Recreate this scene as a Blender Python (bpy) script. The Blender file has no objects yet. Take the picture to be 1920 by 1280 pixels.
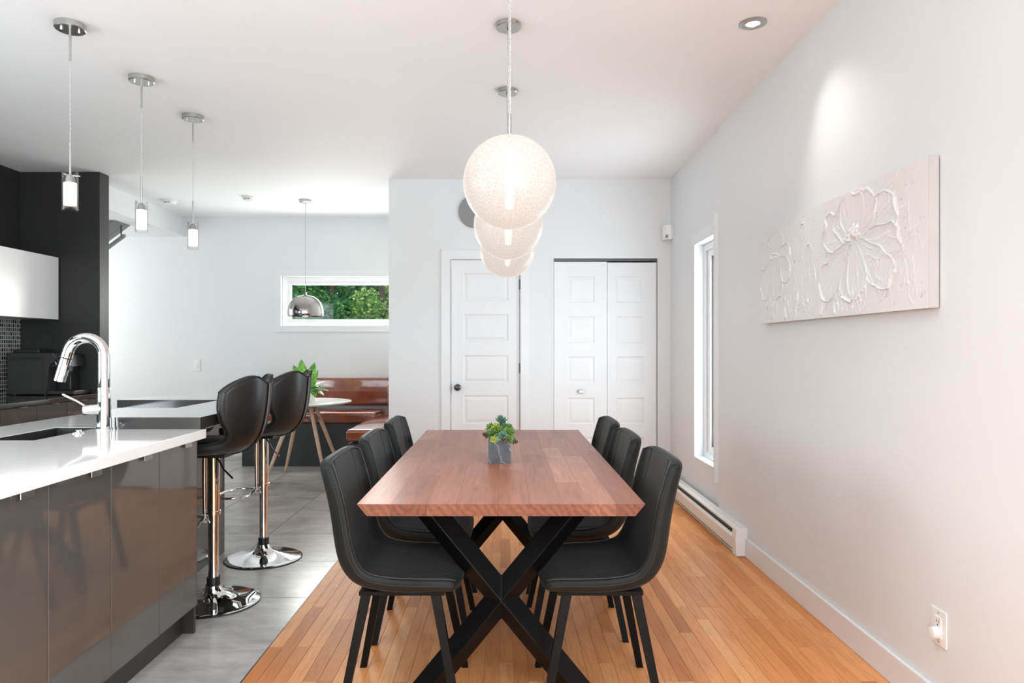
import bpy, bmesh, math, random
from mathutils import Vector, Matrix
random.seed(7)
R = math.radians
sc = bpy.context.scene
COL = sc.collection

# ------------------------------------------------------------------ camera
F = 1300.0                      # focal length in pixels of the 1920 px frame
CH = 1.253                      # camera height
cam_d = bpy.data.cameras.new('camera'); cam = bpy.data.objects.new('camera', cam_d); COL.objects.link(cam)
cam_d.sensor_width = 36.0; cam_d.lens = F / 1920 * 36.0
cam_d.shift_x = (960 - 946) / 1920; cam_d.shift_y = (653 - 640) / 1920
cam_d.clip_start = 0.02; cam_d.clip_end = 200
cam.location = (0, 0, CH); cam.rotation_euler = (R(90), 0, 0)
sc.camera = cam

# ------------------------------------------------------------------ world, lights, exposure
w = bpy.data.worlds.new('world'); sc.world = w; w.use_nodes = True
bg = w.node_tree.nodes['Background']; bg.inputs[0].default_value = (0.93, 0.97, 1.0, 1); bg.inputs[1].default_value = 3.0
sc.view_settings.view_transform = 'Standard'; sc.view_settings.look = 'None'
sc.view_settings.gamma = 1; sc.view_settings.use_curve_mapping = False
sc.view_settings.exposure = 0.28
sc.cycles.max_bounces = 10; sc.cycles.diffuse_bounces = 6; sc.cycles.glossy_bounces = 4
sc.cycles.transmission_bounces = 8; sc.cycles.transparent_max_bounces = 12
sc.cycles.caustics_reflective = False; sc.cycles.caustics_refractive = False
sc.cycles.sample_clamp_indirect = 4.0

def area(name, loc, rot, sx, sy, power, col=(1, 1, 1)):
    d = bpy.data.lights.new(name, 'AREA'); d.shape = 'RECTANGLE'; d.size = sx; d.size_y = sy
    d.energy = power; d.color = col
    o = bpy.data.objects.new(name, d); COL.objects.link(o); o.location = loc; o.rotation_euler = rot
    return o
# nook, side, stair and patio daylight; living and kitchen windows are added fill
DAY = (0.77, 0.905, 1.0)
area('daylight_patio_window', (-1.0, -2.93, 1.4), (R(90), 0, 0), 4.2, 2.3, 40, DAY)
area('added_living_fill', (1.44, -0.9, 1.45), (R(90), 0, R(90)), 2.6, 1.7, 150, DAY)  # added unseen window light, lifts the ceiling
area('added_kitchen_fill', (-4.1, 1.2, 1.65), (R(90), 0, R(-90)), 3.0, 1.3, 44, DAY)  # added unseen window light from the kitchen side, evens out the room
area('daylight_stair_window', (-5.44, 7.07, 1.55), (R(90), 0, R(-90)), 1.5, 1.6, 19, (1.0, 0.975, 0.95))
area('daylight_nook_window', (-1.92, 8.16, 1.79), (R(-90), 0, 0), 1.1, 0.42, 32, (1.0, 0.99, 0.965))
area('daylight_side_window', (1.556, 5.11, 1.23), (R(90), 0, R(90)), 0.5, 1.5, 15, DAY)

# ------------------------------------------------------------------ materials
def nmat(name):
    m = bpy.data.materials.new(name); m.use_nodes = True
    nt = m.node_tree; b = nt.nodes['Principled BSDF']
    return m, nt, b
def N(nt, t, **kw):
    n = nt.nodes.new(t)
    for k, v in kw.items(): setattr(n, k, v)
    return n
def L(nt, a, b): nt.links.new(a, b)
def coords(nt, scale=(1, 1, 1), kind='Object', rnd=0.0):
    tc = N(nt, 'ShaderNodeTexCoord'); mp = N(nt, 'ShaderNodeMapping'); mp.inputs['Scale'].default_value = scale
    if rnd:
        oi = N(nt, 'ShaderNodeObjectInfo'); mu = N(nt, 'ShaderNodeMath', operation='MULTIPLY'); mu.inputs[1].default_value = rnd
        L(nt, oi.outputs['Random'], mu.inputs[0])
        ad = N(nt, 'ShaderNodeVectorMath', operation='ADD')
        L(nt, tc.outputs[kind], ad.inputs[0]); L(nt, mu.outputs[0], ad.inputs[1]); L(nt, ad.outputs[0], mp.inputs['Vector'])
    else:
        L(nt, tc.outputs[kind], mp.inputs['Vector'])
    return mp.outputs[0]
def ramp(nt, fac, stops):
    r = N(nt, 'ShaderNodeValToRGB'); cr = r.color_ramp
    while len(cr.elements) < len(stops): cr.elements.new(0.5)
    for e, (p, c) in zip(cr.elements, stops): e.position = p; e.color = (*c, 1)
    L(nt, fac, r.inputs[0]); return r.outputs[0]
def noise(nt, vec, scale, detail=4, rough=0.5, dist=0.0):
    n = N(nt, 'ShaderNodeTexNoise'); n.inputs['Scale'].default_value = scale; n.inputs['Detail'].default_value = detail
    n.inputs['Roughness'].default_value = rough; n.inputs['Distortion'].default_value = dist
    L(nt, vec, n.inputs['Vector']); return n.outputs['Fac']
def bump(nt, b, h, strength=0.1, dist=0.01):
    n = N(nt, 'ShaderNodeBump'); n.inputs['Strength'].default_value = strength; n.inputs['Distance'].default_value = dist
    L(nt, h, n.inputs['Height']); L(nt, n.outputs[0], b.inputs['Normal'])
def plain(name, col, rough=0.5, metal=0.0, coat=0.0, spec=0.5, var=0.04, vscale=6.0, bumpS=0.0, bscale=60.0, aniso=0.0):
    m, nt, b = nmat(name)
    v = coords(nt)
    f = noise(nt, v, vscale, 3)
    c0 = tuple(max(0, x * (1 - var)) for x in col); c1 = tuple(min(1, x * (1 + var)) for x in col)
    L(nt, ramp(nt, f, [(0.3, c0), (0.7, c1)]), b.inputs['Base Color'])
    b.inputs['Roughness'].default_value = rough; b.inputs['Metallic'].default_value = metal
    b.inputs['Coat Weight'].default_value = coat; b.inputs['Coat Roughness'].default_value = 0.05
    b.inputs['Specular IOR Level'].default_value = spec
    if bumpS: bump(nt, b, noise(nt, v, bscale, 3), bumpS, 0.004)
    return m
M = {}
M['wall'] = plain('white_wall_paint', (0.755, 0.77, 0.775), 0.55, var=0.008, vscale=2, bumpS=0.04, bscale=150)
M['ceil'] = plain('white_ceiling_paint', (0.915, 0.93, 0.94), 0.7, var=0.006, vscale=2)
M['trim'] = plain('white_semi_gloss_trim', (0.775, 0.79, 0.795), 0.3, var=0.01)
M['door'] = plain('white_door_paint', (0.78, 0.79, 0.795), 0.35, var=0.01)
M['vinyl'] = plain('white_window_vinyl', (0.86, 0.86, 0.86), 0.3, var=0.01)
M['plastic'] = plain('white_plastic', (0.83, 0.83, 0.82), 0.35, var=0.01)
M['black_panel'] = plain('black_melamine', (0.019, 0.018, 0.0165), 0.5, var=0.12, vscale=40)
M['black_counter'] = plain('black_laminate_top', (0.04, 0.037, 0.034), 0.10, coat=1.0, spec=0.8, var=0.02, vscale=60)
M['gloss_taupe'] = plain('gloss_taupe_lacquer', (0.082, 0.075, 0.067), 0.05, coat=0.45, spec=0.5, var=0.02, vscale=2)
M['carcass'] = plain('dark_cabinet_carcass', (0.02, 0.018, 0.016), 0.5)
M['toe'] = plain('dark_toe_kick', (0.028, 0.024, 0.02), 0.35)
M['gloss_white'] = plain('gloss_white_lacquer', (0.82, 0.81, 0.80), 0.28, coat=0.0, var=0.005)
M['quartz'] = plain('white_quartz', (0.80, 0.785, 0.77), 0.07, coat=0.3, var=0.02, vscale=25)
M['chrome'] = plain('polished_chrome', (0.82, 0.82, 0.82), 0.04, metal=1.0, var=0.01)
M['smoke_chrome'] = plain('smoked_chrome', (0.42, 0.40, 0.39), 0.05, metal=1.0, var=0.01)
M['nickel'] = plain('brushed_nickel', (0.50, 0.50, 0.48), 0.30, metal=1.0, var=0.05, vscale=40)
M['dark_steel'] = plain('dark_steel', (0.12, 0.12, 0.12), 0.35, metal=1.0)
M['black_metal'] = plain('black_powder_coat', (0.003, 0.003, 0.0033), 0.45, spec=0.16, var=0.1, vscale=40)
M['black_plastic'] = plain('black_plastic', (0.012, 0.012, 0.012), 0.4)
M['machine'] = plain('charcoal_plastic', (0.03, 0.028, 0.026), 0.4)
M['stool_leather'] = plain('black_faux_leather', (0.011, 0.0105, 0.010), 0.36, var=0.15, vscale=30, bumpS=0.06, bscale=220)
M['stool_edge'] = plain('grey_edge_leather', (0.15, 0.15, 0.145), 0.45, var=0.08)
M['grey_panel'] = plain('dark_grey_bench_panel', (0.028, 0.029, 0.030), 0.45, var=0.1, vscale=12)
M['cognac'] = plain('cognac_leather', (0.25, 0.056, 0.022), 0.18, coat=1.0, spec=0.6, var=0.12, vscale=14, bumpS=0.05, bscale=120)
M['white_gloss'] = plain('white_table_laminate', (0.84, 0.83, 0.82), 0.2, var=0.005)
M['beech'] = plain('pale_beech', (0.62, 0.43, 0.30), 0.45, var=0.1, vscale=30)
M['stair_grey'] = plain('grey_stair_wood', (0.20, 0.20, 0.195), 0.5, var=0.1)
M['grey_disc'] = plain('grey_disc_paint', (0.25, 0.25, 0.25), 0.4)
M['canvas'] = plain('white_impasto_paint', (0.76, 0.755, 0.745), 0.5, var=0.015, vscale=30, bumpS=0.10, bscale=90)
M['canvas_edge_dimmed'] = plain('canvas_edge_dimmed', (0.58, 0.575, 0.565), 0.6)  # canvas sides darkened in colour to offset the window light on them
M['soil'] = plain('dark_soil', (0.02, 0.015, 0.01), 0.9)
M['cord'] = plain('clear_grey_cord', (0.50, 0.50, 0.49), 0.3, var=0.2, vscale=200)
M['bark'] = plain('bark', (0.05, 0.035, 0.03), 0.9, var=0.3)
M['grass'] = plain('lawn', (0.05, 0.12, 0.02), 0.9, var=0.4)
M['fins'] = plain('heater_fins', (0.10, 0.11, 0.11), 0.4, metal=0.6)

def leather_chair():
    m, nt, b = nmat('charcoal_suede'); v = coords(nt)
    f = noise(nt, v, 5, 5, 0.6, 0.4); f2 = noise(nt, v, 120, 2)
    L(nt, ramp(nt, f, [(0.3, (0.0065, 0.007, 0.0066)), (0.75, (0.015, 0.016, 0.015))]), b.inputs['Base Color'])
    b.inputs['Roughness'].default_value = 0.55
    b.inputs['Specular IOR Level'].default_value = 0.2; b.inputs['Sheen Weight'].default_value = 0.05; b.inputs['Sheen Roughness'].default_value = 0.4
    bump(nt, b, f2, 0.05, 0.003)
    return m
M['suede'] = leather_chair()
M['suede_edge'] = plain('worn_suede_edge', (0.035, 0.036, 0.035), 0.6)
M['stitch'] = plain('charcoal_seam', (0.008, 0.008, 0.008), 0.7)

def wood_floor():
    m, nt, b = nmat('oiled_birch_strip')
    v = coords(nt, (9, 0.75, 9), rnd=60.0)
    oi = N(nt, 'ShaderNodeObjectInfo')
    base = ramp(nt, oi.outputs['Random'], [(0.0, (0.52, 0.185, 0.052)), (0.25, (0.68, 0.275, 0.092)), (0.7, (0.73, 0.31, 0.112)), (1.0, (0.80, 0.39, 0.165))])
    g = noise(nt, v, 4, 6, 0.62, 1.6)
    gr = ramp(nt, g, [(0.25, (0.72, 0.68, 0.62)), (0.55, (1, 1, 1)), (0.8, (0.86, 0.84, 0.8))])
    mx = N(nt, 'ShaderNodeMix', data_type='RGBA', blend_type='MULTIPLY'); mx.inputs[0].default_value = 1
    L(nt, base, mx.inputs[6]); L(nt, gr, mx.inputs[7]); L(nt, mx.outputs[2], b.inputs['Base Color'])
    b.inputs['Roughness'].default_value = 0.42; b.inputs['Specular IOR Level'].default_value = 0.14
    bump(nt, b, g, 0.03, 0.002)
    return m
M['plank'] = wood_floor()
def tile_mat():
    m, nt, b = nmat('grey_concrete_tile')
    v = coords(nt, rnd=40.0)
    f = noise(nt, v, 2.2, 8, 0.65, 0.6); f2 = noise(nt, coords(nt, (1, 4, 1), rnd=20.0), 3, 6, 0.7)
    c = ramp(nt, f, [(0.28, (0.26, 0.247, 0.232)), (0.5, (0.42, 0.402, 0.382)), (0.75, (0.54, 0.52, 0.495))])
    c2 = ramp(nt, f2, [(0.3, (0.78, 0.77, 0.76)), (0.7, (1.1, 1.1, 1.1))])
    mx = N(nt, 'ShaderNodeMix', data_type='RGBA', blend_type='MULTIPLY'); mx.inputs[0].default_value = 1
    L(nt, c, mx.inputs[6]); L(nt, c2, mx.inputs[7]); L(nt, mx.outputs[2], b.inputs['Base Color'])
    b.inputs['Roughness'].default_value = 0.24; b.inputs['Specular IOR Level'].default_value = 0.6
    bump(nt, b, f, 0.03, 0.003)
    return m
M['tile'] = tile_mat()
M['grout'] = plain('dark_grout', (0.035, 0.032, 0.03), 0.9)
def table_wood():
    m, nt, b = nmat('acacia_stave')
    v = coords(nt, (7, 0.8, 7), rnd=50.0)
    oi = N(nt, 'ShaderNodeObjectInfo')
    base = ramp(nt, oi.outputs['Random'], [(0.0, (0.26, 0.090, 0.052)), (0.35, (0.31, 0.116, 0.068)), (0.7, (0.35, 0.135, 0.081)), (1.0, (0.43, 0.20, 0.13))])
    n1 = noise(nt, v, 1.9, 4, 0.55, 1.4)
    fine = noise(nt, coords(nt, (26, 1.6, 26), rnd=50.0), 3.0, 5, 0.6, 0.3)
    gr = ramp(nt, fine, [(0.28, (0.60, 0.53, 0.48)), (0.48, (0.97, 0.96, 0.95)), (0.75, (1.16, 1.16, 1.15))])
    mx = N(nt, 'ShaderNodeMix', data_type='RGBA', blend_type='MULTIPLY'); mx.inputs[0].default_value = 0.75
    L(nt, base, mx.inputs[6]); L(nt, gr, mx.inputs[7])
    g2 = ramp(nt, n1, [(0.3, (0.74, 0.70, 0.67)), (0.45, (1, 1, 1)), (0.56, (0.88, 0.86, 0.84)), (0.7, (1.1, 1.1, 1.1))])
    m2 = N(nt, 'ShaderNodeMix', data_type='RGBA', blend_type='MULTIPLY'); m2.inputs[0].default_value = 1
    L(nt, mx.outputs[2], m2.inputs[6]); L(nt, g2, m2.inputs[7])
    # end grain: growth rings, denser and darker wood
    vr = coords(nt, (1, 0.05, 1), rnd=3.0)
    rg = N(nt, 'ShaderNodeTexWave', wave_type='RINGS', rings_direction='Y'); rg.inputs['Scale'].default_value = 15; rg.inputs['Distortion'].default_value = 5; rg.inputs['Detail'].default_value = 2
    L(nt, vr, rg.inputs['Vector'])
    eg = ramp(nt, rg.outputs['Fac'], [(0.0, (0.50, 0.43, 0.39)), (0.5, (0.62, 0.55, 0.50)), (1.0, (0.68, 0.61, 0.56))])
    tcn = N(nt, 'ShaderNodeTexCoord'); sp = N(nt, 'ShaderNodeSeparateXYZ'); L(nt, tcn.outputs['Normal'], sp.inputs[0])
    ab = N(nt, 'ShaderNodeMath', operation='ABSOLUTE'); L(nt, sp.outputs['Y'], ab.inputs[0])
    m3 = N(nt, 'ShaderNodeMix', data_type='RGBA', blend_type='MULTIPLY'); L(nt, ab.outputs[0], m3.inputs[0])
    L(nt, m2.outputs[2], m3.inputs[6]); L(nt, eg, m3.inputs[7]); L(nt, m3.outputs[2], b.inputs['Base Color'])
    b.inputs['Roughness'].default_value = 0.36
    b.inputs['Specular IOR Level'].default_value = 0.4
    return m
M['acacia'] = table_wood()
def mosaic():
    m, nt, b = nmat('steel_glass_mosaic')
    tc = N(nt, 'ShaderNodeTexCoord'); sp = N(nt, 'ShaderNodeSeparateXYZ'); cb = N(nt, 'ShaderNodeCombineXYZ')
    L(nt, tc.outputs['Object'], sp.inputs[0]); L(nt, sp.outputs['Y'], cb.inputs['X']); L(nt, sp.outputs['Z'], cb.inputs['Y'])
    br = N(nt, 'ShaderNodeTexBrick'); br.offset = 0.0
    br.inputs['Scale'].default_value = 1.0; br.inputs['Brick Width'].default_value = 0.026; br.inputs['Row Height'].default_value = 0.034
    br.inputs['Mortar Size'].default_value = 0.0035; br.inputs['Bias'].default_value = -0.2
    br.inputs['Color1'].default_value = (0.02, 0.02, 0.02, 1); br.inputs['Color2'].default_value = (0.22, 0.21, 0.2, 1); br.inputs['Mortar'].default_value = (0.5, 0.49, 0.47, 1)
    L(nt, cb.outputs[0], br.inputs['Vector']); L(nt, br.outputs['Color'], b.inputs['Base Color'])
    b.inputs['Roughness'].default_value = 0.15
    bump(nt, b, br.outputs['Fac'], -0.4, 0.002)
    return m
M['mosaic'] = mosaic()
def slate():
    m, nt, b = nmat('veined_slate'); v = coords(nt)
    f = noise(nt, v, 30, 6, 0.6); wv = N(nt, 'ShaderNodeTexWave', wave_type='BANDS', bands_direction='DIAGONAL')
    wv.inputs['Scale'].default_value = 9; wv.inputs['Distortion'].default_value = 8; wv.inputs['Detail'].default_value = 3
    L(nt, v, wv.inputs['Vector'])
    c = ramp(nt, f, [(0.3, (0.04, 0.042, 0.048)), (0.7, (0.085, 0.088, 0.096))])
    k = ramp(nt, wv.outputs['Fac'], [(0.0, (1, 1, 1)), (0.02, (0, 0, 0))])
    mx = N(nt, 'ShaderNodeMix', data_type='RGBA'); L(nt, k, mx.inputs[0]); L(nt, c, mx.inputs[6]); mx.inputs[7].default_value = (0.25, 0.25, 0.26, 1)
    L(nt, mx.outputs[2], b.inputs['Base Color']); b.inputs['Roughness'].default_value = 0.6
    bump(nt, b, f, 0.2, 0.003)
    return m
M['slate'] = slate()
def leafm(name, stops, scale=8, rough=0.5, rnd=True):
    m, nt, b = nmat(name)
    f = noise(nt, coords(nt), scale, 3)
    L(nt, ramp(nt, f, stops), b.inputs['Base Color']); b.inputs['Roughness'].default_value = rough
    b.inputs['Subsurface Weight'].default_value = 0.0
    return m
M['succ_green'] = leafm('succulent_green', [(0.3, (0.05, 0.13, 0.03)), (0.7, (0.17, 0.28, 0.05))], 40)
M['succ_blue'] = leafm('succulent_blue_green', [(0.3, (0.05, 0.12, 0.08)), (0.7, (0.15, 0.26, 0.16))], 40)
M['succ_yellow'] = leafm('succulent_yellow_green', [(0.3, (0.20, 0.24, 0.03)), (0.7, (0.42, 0.42, 0.07))], 40)
M['succ_brown'] = leafm('succulent_brown', [(0.3, (0.05, 0.03, 0.02)), (0.7, (0.16, 0.10, 0.07))], 60)
M['leaf_lime'] = leafm('variegated_lime_leaf', [(0.35, (0.08, 0.30, 0.03)), (0.6, (0.28, 0.62, 0.10)), (0.75, (0.65, 0.8, 0.4))], 22)
M['leaf_pale'] = leafm('variegated_pale_leaf', [(0.35, (0.06, 0.22, 0.06)), (0.55, (0.5, 0.68, 0.4)), (0.75, (0.8, 0.85, 0.75))], 22)
def foliage(name, c0, c1, c2):
    m, nt, b = nmat(name)
    f = noise(nt, coords(nt), 2.2, 4); g = noise(nt, coords(nt), 14, 2)
    c = ramp(nt, g, [(0.35, c0), (0.5, c1), (0.68, c2)])
    L(nt, c, b.inputs['Base Color']); b.inputs['Roughness'].default_value = 0.6
    tr = N(nt, 'ShaderNodeBsdfTranslucent'); L(nt, c, tr.inputs[0])
    mx = N(nt, 'ShaderNodeMixShader'); mx.inputs[0].default_value = 0.35
    L(nt, b.outputs[0], mx.inputs[1]); L(nt, tr.outputs[0], mx.inputs[2]); L(nt, mx.outputs[0], nt.nodes['Material Output'].inputs[0])
    return m
M['fol_a'] = foliage('dark_green_foliage', (0.012, 0.09, 0.03), (0.05, 0.22, 0.07), (0.18, 0.40, 0.10))
M['fol_b'] = foliage('light_green_foliage', (0.035, 0.14, 0.02), (0.20, 0.40, 0.09), (0.55, 0.66, 0.28))
def glass_pane():
    m, nt, b = nmat('window_glass'); nt.nodes.remove(b)
    t = N(nt, 'ShaderNodeBsdfTransparent'); g = N(nt, 'ShaderNodeBsdfGlossy'); g.inputs['Roughness'].default_value = 0.0
    t.inputs[0].default_value = (0.97, 0.985, 0.98, 1)
    lw = N(nt, 'ShaderNodeLayerWeight'); lw.inputs[0].default_value = 0.5
    pw = N(nt, 'ShaderNodeMath', operation='POWER'); pw.inputs[1].default_value = 5.0; L(nt, lw.outputs['Facing'], pw.inputs[0])
    ma = N(nt, 'ShaderNodeMath', operation='MULTIPLY_ADD'); ma.inputs[1].default_value = 0.7; ma.inputs[2].default_value = 0.02; L(nt, pw.outputs[0], ma.inputs[0])
    mx = N(nt, 'ShaderNodeMixShader'); L(nt, ma.outputs[0], mx.inputs[0]); L(nt, t.outputs[0], mx.inputs[1]); L(nt, g.outputs[0], mx.inputs[2])
    L(nt, mx.outputs[0], nt.nodes['Material Output'].inputs[0]); return m
M['pane'] = glass_pane()
def clear_glass():
    m, nt, b = nmat('clear_lamp_glass'); nt.nodes.remove(b)
    t = N(nt, 'ShaderNodeBsdfTransparent'); g = N(nt, 'ShaderNodeBsdfGlossy'); g.inputs['Roughness'].default_value = 0.02
    t.inputs[0].default_value = (0.985, 0.985, 0.985, 1)
    fr = N(nt, 'ShaderNodeLayerWeight'); fr.inputs[0].default_value = 0.12
    mx = N(nt, 'ShaderNodeMixShader'); L(nt, fr.outputs['Facing'], mx.inputs[0]); L(nt, t.outputs[0], mx.inputs[1]); L(nt, g.outputs[0], mx.inputs[2])
    L(nt, mx.outputs[0], nt.nodes['Material Output'].inputs[0]); return m
M['lamp_glass'] = clear_glass()
def emit(name, col, s):
    m, nt, b = nmat(name)
    b.inputs['Base Color'].default_value = (*col, 1); b.inputs['Emission Color'].default_value = (*col, 1); b.inputs['Emission Strength'].default_value = s
    b.inputs['Roughness'].default_value = 0.5
    return m
M['frost_lit'] = emit('lit_frosted_glass', (1.0, 0.80, 0.62), 2.6)
M['bulb'] = emit('lit_bulb', (1.0, 0.92, 0.84), 1.5)
M['led'] = emit('lit_led', (1.0, 0.95, 0.88), 12.0)
def globe_mat():
    m, nt, b = nmat('crackled_lit_globe')
    v = coords(nt, (1, 1, 1))
    vo = N(nt, 'ShaderNodeTexVoronoi', feature='DISTANCE_TO_EDGE'); vo.inputs['Scale'].default_value = 78
    nz = noise(nt, v, 18, 3)
    vm = N(nt, 'ShaderNodeVectorMath', operation='ADD'); L(nt, v, vm.inputs[0])
    sc_ = N(nt, 'ShaderNodeMath', operation='MULTIPLY'); sc_.inputs[1].default_value = 0.03; L(nt, nz, sc_.inputs[0]); L(nt, sc_.outputs[0], vm.inputs[1])
    L(nt, vm.outputs[0], vo.inputs['Vector'])
    c = ramp(nt, vo.outputs['Distance'], [(0.0, (1.0, 0.97, 0.93)), (0.05, (1.0, 0.93, 0.87)), (0.12, (0.96, 0.84, 0.75)), (0.4, (0.93, 0.80, 0.71))])
    dk = N(nt, 'ShaderNodeMix', data_type='RGBA', blend_type='MULTIPLY'); dk.inputs[0].default_value = 1; L(nt, c, dk.inputs[6]); dk.inputs[7].default_value = (0.25, 0.25, 0.25, 1)
    L(nt, dk.outputs[2], b.inputs['Base Color']); L(nt, c, b.inputs['Emission Color']); b.inputs['Emission Strength'].default_value = 0.47
    b.inputs['Roughness'].default_value = 0.25; b.inputs['Specular IOR Level'].default_value = 0.3
    bump(nt, b, vo.outputs['Distance'], 0.35, 0.004)
    tr = N(nt, 'ShaderNodeBsdfTransparent')
    mx = N(nt, 'ShaderNodeMixShader'); mx.inputs[0].default_value = 0.16
    L(nt, b.outputs[0], mx.inputs[1]); L(nt, tr.outputs[0], mx.inputs[2]); L(nt, mx.outputs[0], nt.nodes['Material Output'].inputs[0])
    return m
M['globe'] = globe_mat()

# ------------------------------------------------------------------ mesh helpers
class MB:
    def __init__(s): s.v = []; s.f = []
    def add(s, vs, fs):
        o = len(s.v); s.v += [tuple(p) for p in vs]; s.f += [tuple(i + o for i in f) for f in fs]; return s
    def bm(s, bm):
        bm.verts.index_update(); s.add([v.co[:] for v in bm.verts], [[v.index for v in f.verts] for f in bm.faces]); bm.free(); return s
    def box(s, x0, x1, y0, y1, z0, z1):
        vs = [(x0, y0, z0), (x1, y0, z0), (x1, y1, z0), (x0, y1, z0), (x0, y0, z1), (x1, y0, z1), (x1, y1, z1), (x0, y1, z1)]
        return s.add(vs, [(0, 3, 2, 1), (4, 5, 6, 7), (0, 1, 5, 4), (1, 2, 6, 5), (2, 3, 7, 6), (3, 0, 4, 7)])
    def rbox(s, x0, x1, y0, y1, z0, z1, r=0.003, seg=2):
        b = bmesh.new(); bmesh.ops.create_cube(b, size=1)
        for v in b.verts:
            v.co = Vector((x0 if v.co.x < 0 else x1, y0 if v.co.y < 0 else y1, z0 if v.co.z < 0 else z1))
        bmesh.ops.bevel(b, geom=b.edges[:], offset=r, segments=seg, profile=0.5, affect='EDGES')
        return s.bm(b)
    def hexa(s, bot, top):
        return s.add(list(bot) + list(top), [(3, 2, 1, 0), (4, 5, 6, 7), (0, 1, 5, 4), (1, 2, 6, 5), (2, 3, 7, 6), (3, 0, 4, 7)])
    def prism(s, pts, a, b, axis='y'):
        # pts polygon in the two other axes (x,z for y), (y,z for x), (x,y for z)
        def mk(p, t): return {'y': (p[0], t, p[1]), 'x': (t, p[0], p[1]), 'z': (p[0], p[1], t)}[axis]
        n = len(pts); vs = [mk(p, a) for p in pts] + [mk(p, b) for p in pts]
        fs = [tuple(range(n)), tuple(range(2 * n - 1, n - 1, -1))] + [(i, (i + 1) % n, n + (i + 1) % n, n + i) for i in range(n)]
        return s.add(vs, fs)
    def lathe(s, prof, c=(0, 0, 0), seg=32, caps=True):
        n = len(prof); vs = []; fs = []
        for r, z in prof:
            for k in range(seg):
                a = 2 * math.pi * k / seg; vs.append((c[0] + r * math.cos(a), c[1] + r * math.sin(a), c[2] + z))
        for i in range(n - 1):
            for k in range(seg):
                k2 = (k + 1) % seg; fs.append((i * seg + k, i * seg + k2, (i + 1) * seg + k2, (i + 1) * seg + k))
        if caps:
            if prof[0][0] > 1e-6: fs.append(tuple(range(seg - 1, -1, -1)))
            if prof[-1][0] > 1e-6: fs.append(tuple(range((n - 1) * seg, n * seg)))
        return s.add(vs, fs)
    def cyl(s, p0, p1, r, r2=None, seg=16):
        return s.tube([p0, p1], [r, r if r2 is None else r2], seg)
    def tube(s, pts, rad, seg=10, closed=False):
        pts = [Vector(p) for p in pts]; n = len(pts)
        if not isinstance(rad, (list, tuple)): rad = [rad] * n
        vs = []; fs = []; prev = None
        for i, p in enumerate(pts):
            if closed: t = pts[(i + 1) % n] - pts[i - 1]
            else: t = pts[min(i + 1, n - 1)] - pts[max(i - 1, 0)]
            t.normalize()
            if prev is None:
                u = t.orthogonal().normalized()
            else:
                u = prev - t * prev.dot(t)
                u = u.normalized() if u.length > 1e-6 else t.orthogonal().normalized()
            prev = u; q = t.cross(u)
            for k in range(seg):
                a = 2 * math.pi * k / seg; vs.append(p + (u * math.cos(a) + q * math.sin(a)) * rad[i])
        m = n if closed else n - 1
        for i in range(m):
            j = (i + 1) % n
            for k in range(seg):
                k2 = (k + 1) % seg; fs.append((i * seg + k, i * seg + k2, j * seg + k2, j * seg + k))
        if not closed: fs += [tuple(range(seg - 1, -1, -1)), tuple(range((n - 1) * seg, n * seg))]
        return s.add(vs, fs)
    def plate(s, us, vs_, solid, w0, w1, axis):
        # slab of grid cells with openings; axis = thickness axis; (u,v) are the other two in order
        def mk(u, v, t): return {'y': (u, t, v), 'x': (t, u, v), 'z': (u, v, t)}[axis]
        idx = {}; V = []; Fc = []
        def vid(i, j, k):
            key = (i, j, k)
            if key not in idx: idx[key] = len(V); V.append(mk(us[i], vs_[j], (w0, w1)[k]))
            return idx[key]
        nu, nv = len(us) - 1, len(vs_) - 1
        S = lambda i, j: 0 <= i < nu and 0 <= j < nv and solid(i, j)
        for i in range(nu):
            for j in range(nv):
                if not S(i, j): continue
                for k in (0, 1): Fc.append((vid(i, j, k), vid(i + 1, j, k), vid(i + 1, j + 1, k), vid(i, j + 1, k)))
                if not S(i - 1, j): Fc.append((vid(i, j, 0), vid(i, j + 1, 0), vid(i, j + 1, 1), vid(i, j, 1)))
                if not S(i + 1, j): Fc.append((vid(i + 1, j, 0), vid(i + 1, j + 1, 0), vid(i + 1, j + 1, 1), vid(i + 1, j, 1)))
                if not S(i, j - 1): Fc.append((vid(i, j, 0), vid(i + 1, j, 0), vid(i + 1, j, 1), vid(i, j, 1)))
                if not S(i, j + 1): Fc.append((vid(i, j + 1, 0), vid(i + 1, j + 1, 0), vid(i + 1, j + 1, 1), vid(i, j + 1, 1)))
        return s.add(V, Fc)

def org(o):
    p = Vector((0, 0, 0))
    while o is not None: p += Vector(o.location); o = o.parent
    return p
def build(name, mb, mat, parent=None, smooth=False, angle=40, weld=False, subsurf=0):
    """one mesh object; vertices given in world coordinates are made local to the (unrotated) parent"""
    off = org(parent) if parent else Vector((0, 0, 0))
    me = bpy.data.meshes.new(name)
    me.from_pydata([(p[0] - off.x, p[1] - off.y, p[2] - off.z) for p in mb.v], [], mb.f)
    b = bmesh.new(); b.from_mesh(me)
    if weld: bmesh.ops.remove_doubles(b, verts=b.verts[:], dist=1e-5)
    bmesh.ops.recalc_face_normals(b, faces=b.faces[:]); b.to_mesh(me); b.free()
    me.materials.append(M[mat] if isinstance(mat, str) else mat)
    if smooth:
        me.shade_smooth()
        if angle < 180: me.set_sharp_from_angle(angle=R(angle))
    o = bpy.data.objects.new(name, me); COL.objects.link(o)
    if parent: o.parent = parent
    if subsurf:
        s = o.modifiers.new('subdivision', 'SUBSURF'); s.levels = subsurf; s.render_levels = subsurf
    return o
def tag(o, label=None, cat=None, group=None, kind=None):
    if label: o['label'] = label
    if cat: o['category'] = cat
    if group: o['group'] = group
    if kind: o['kind'] = kind
    return o
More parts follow.
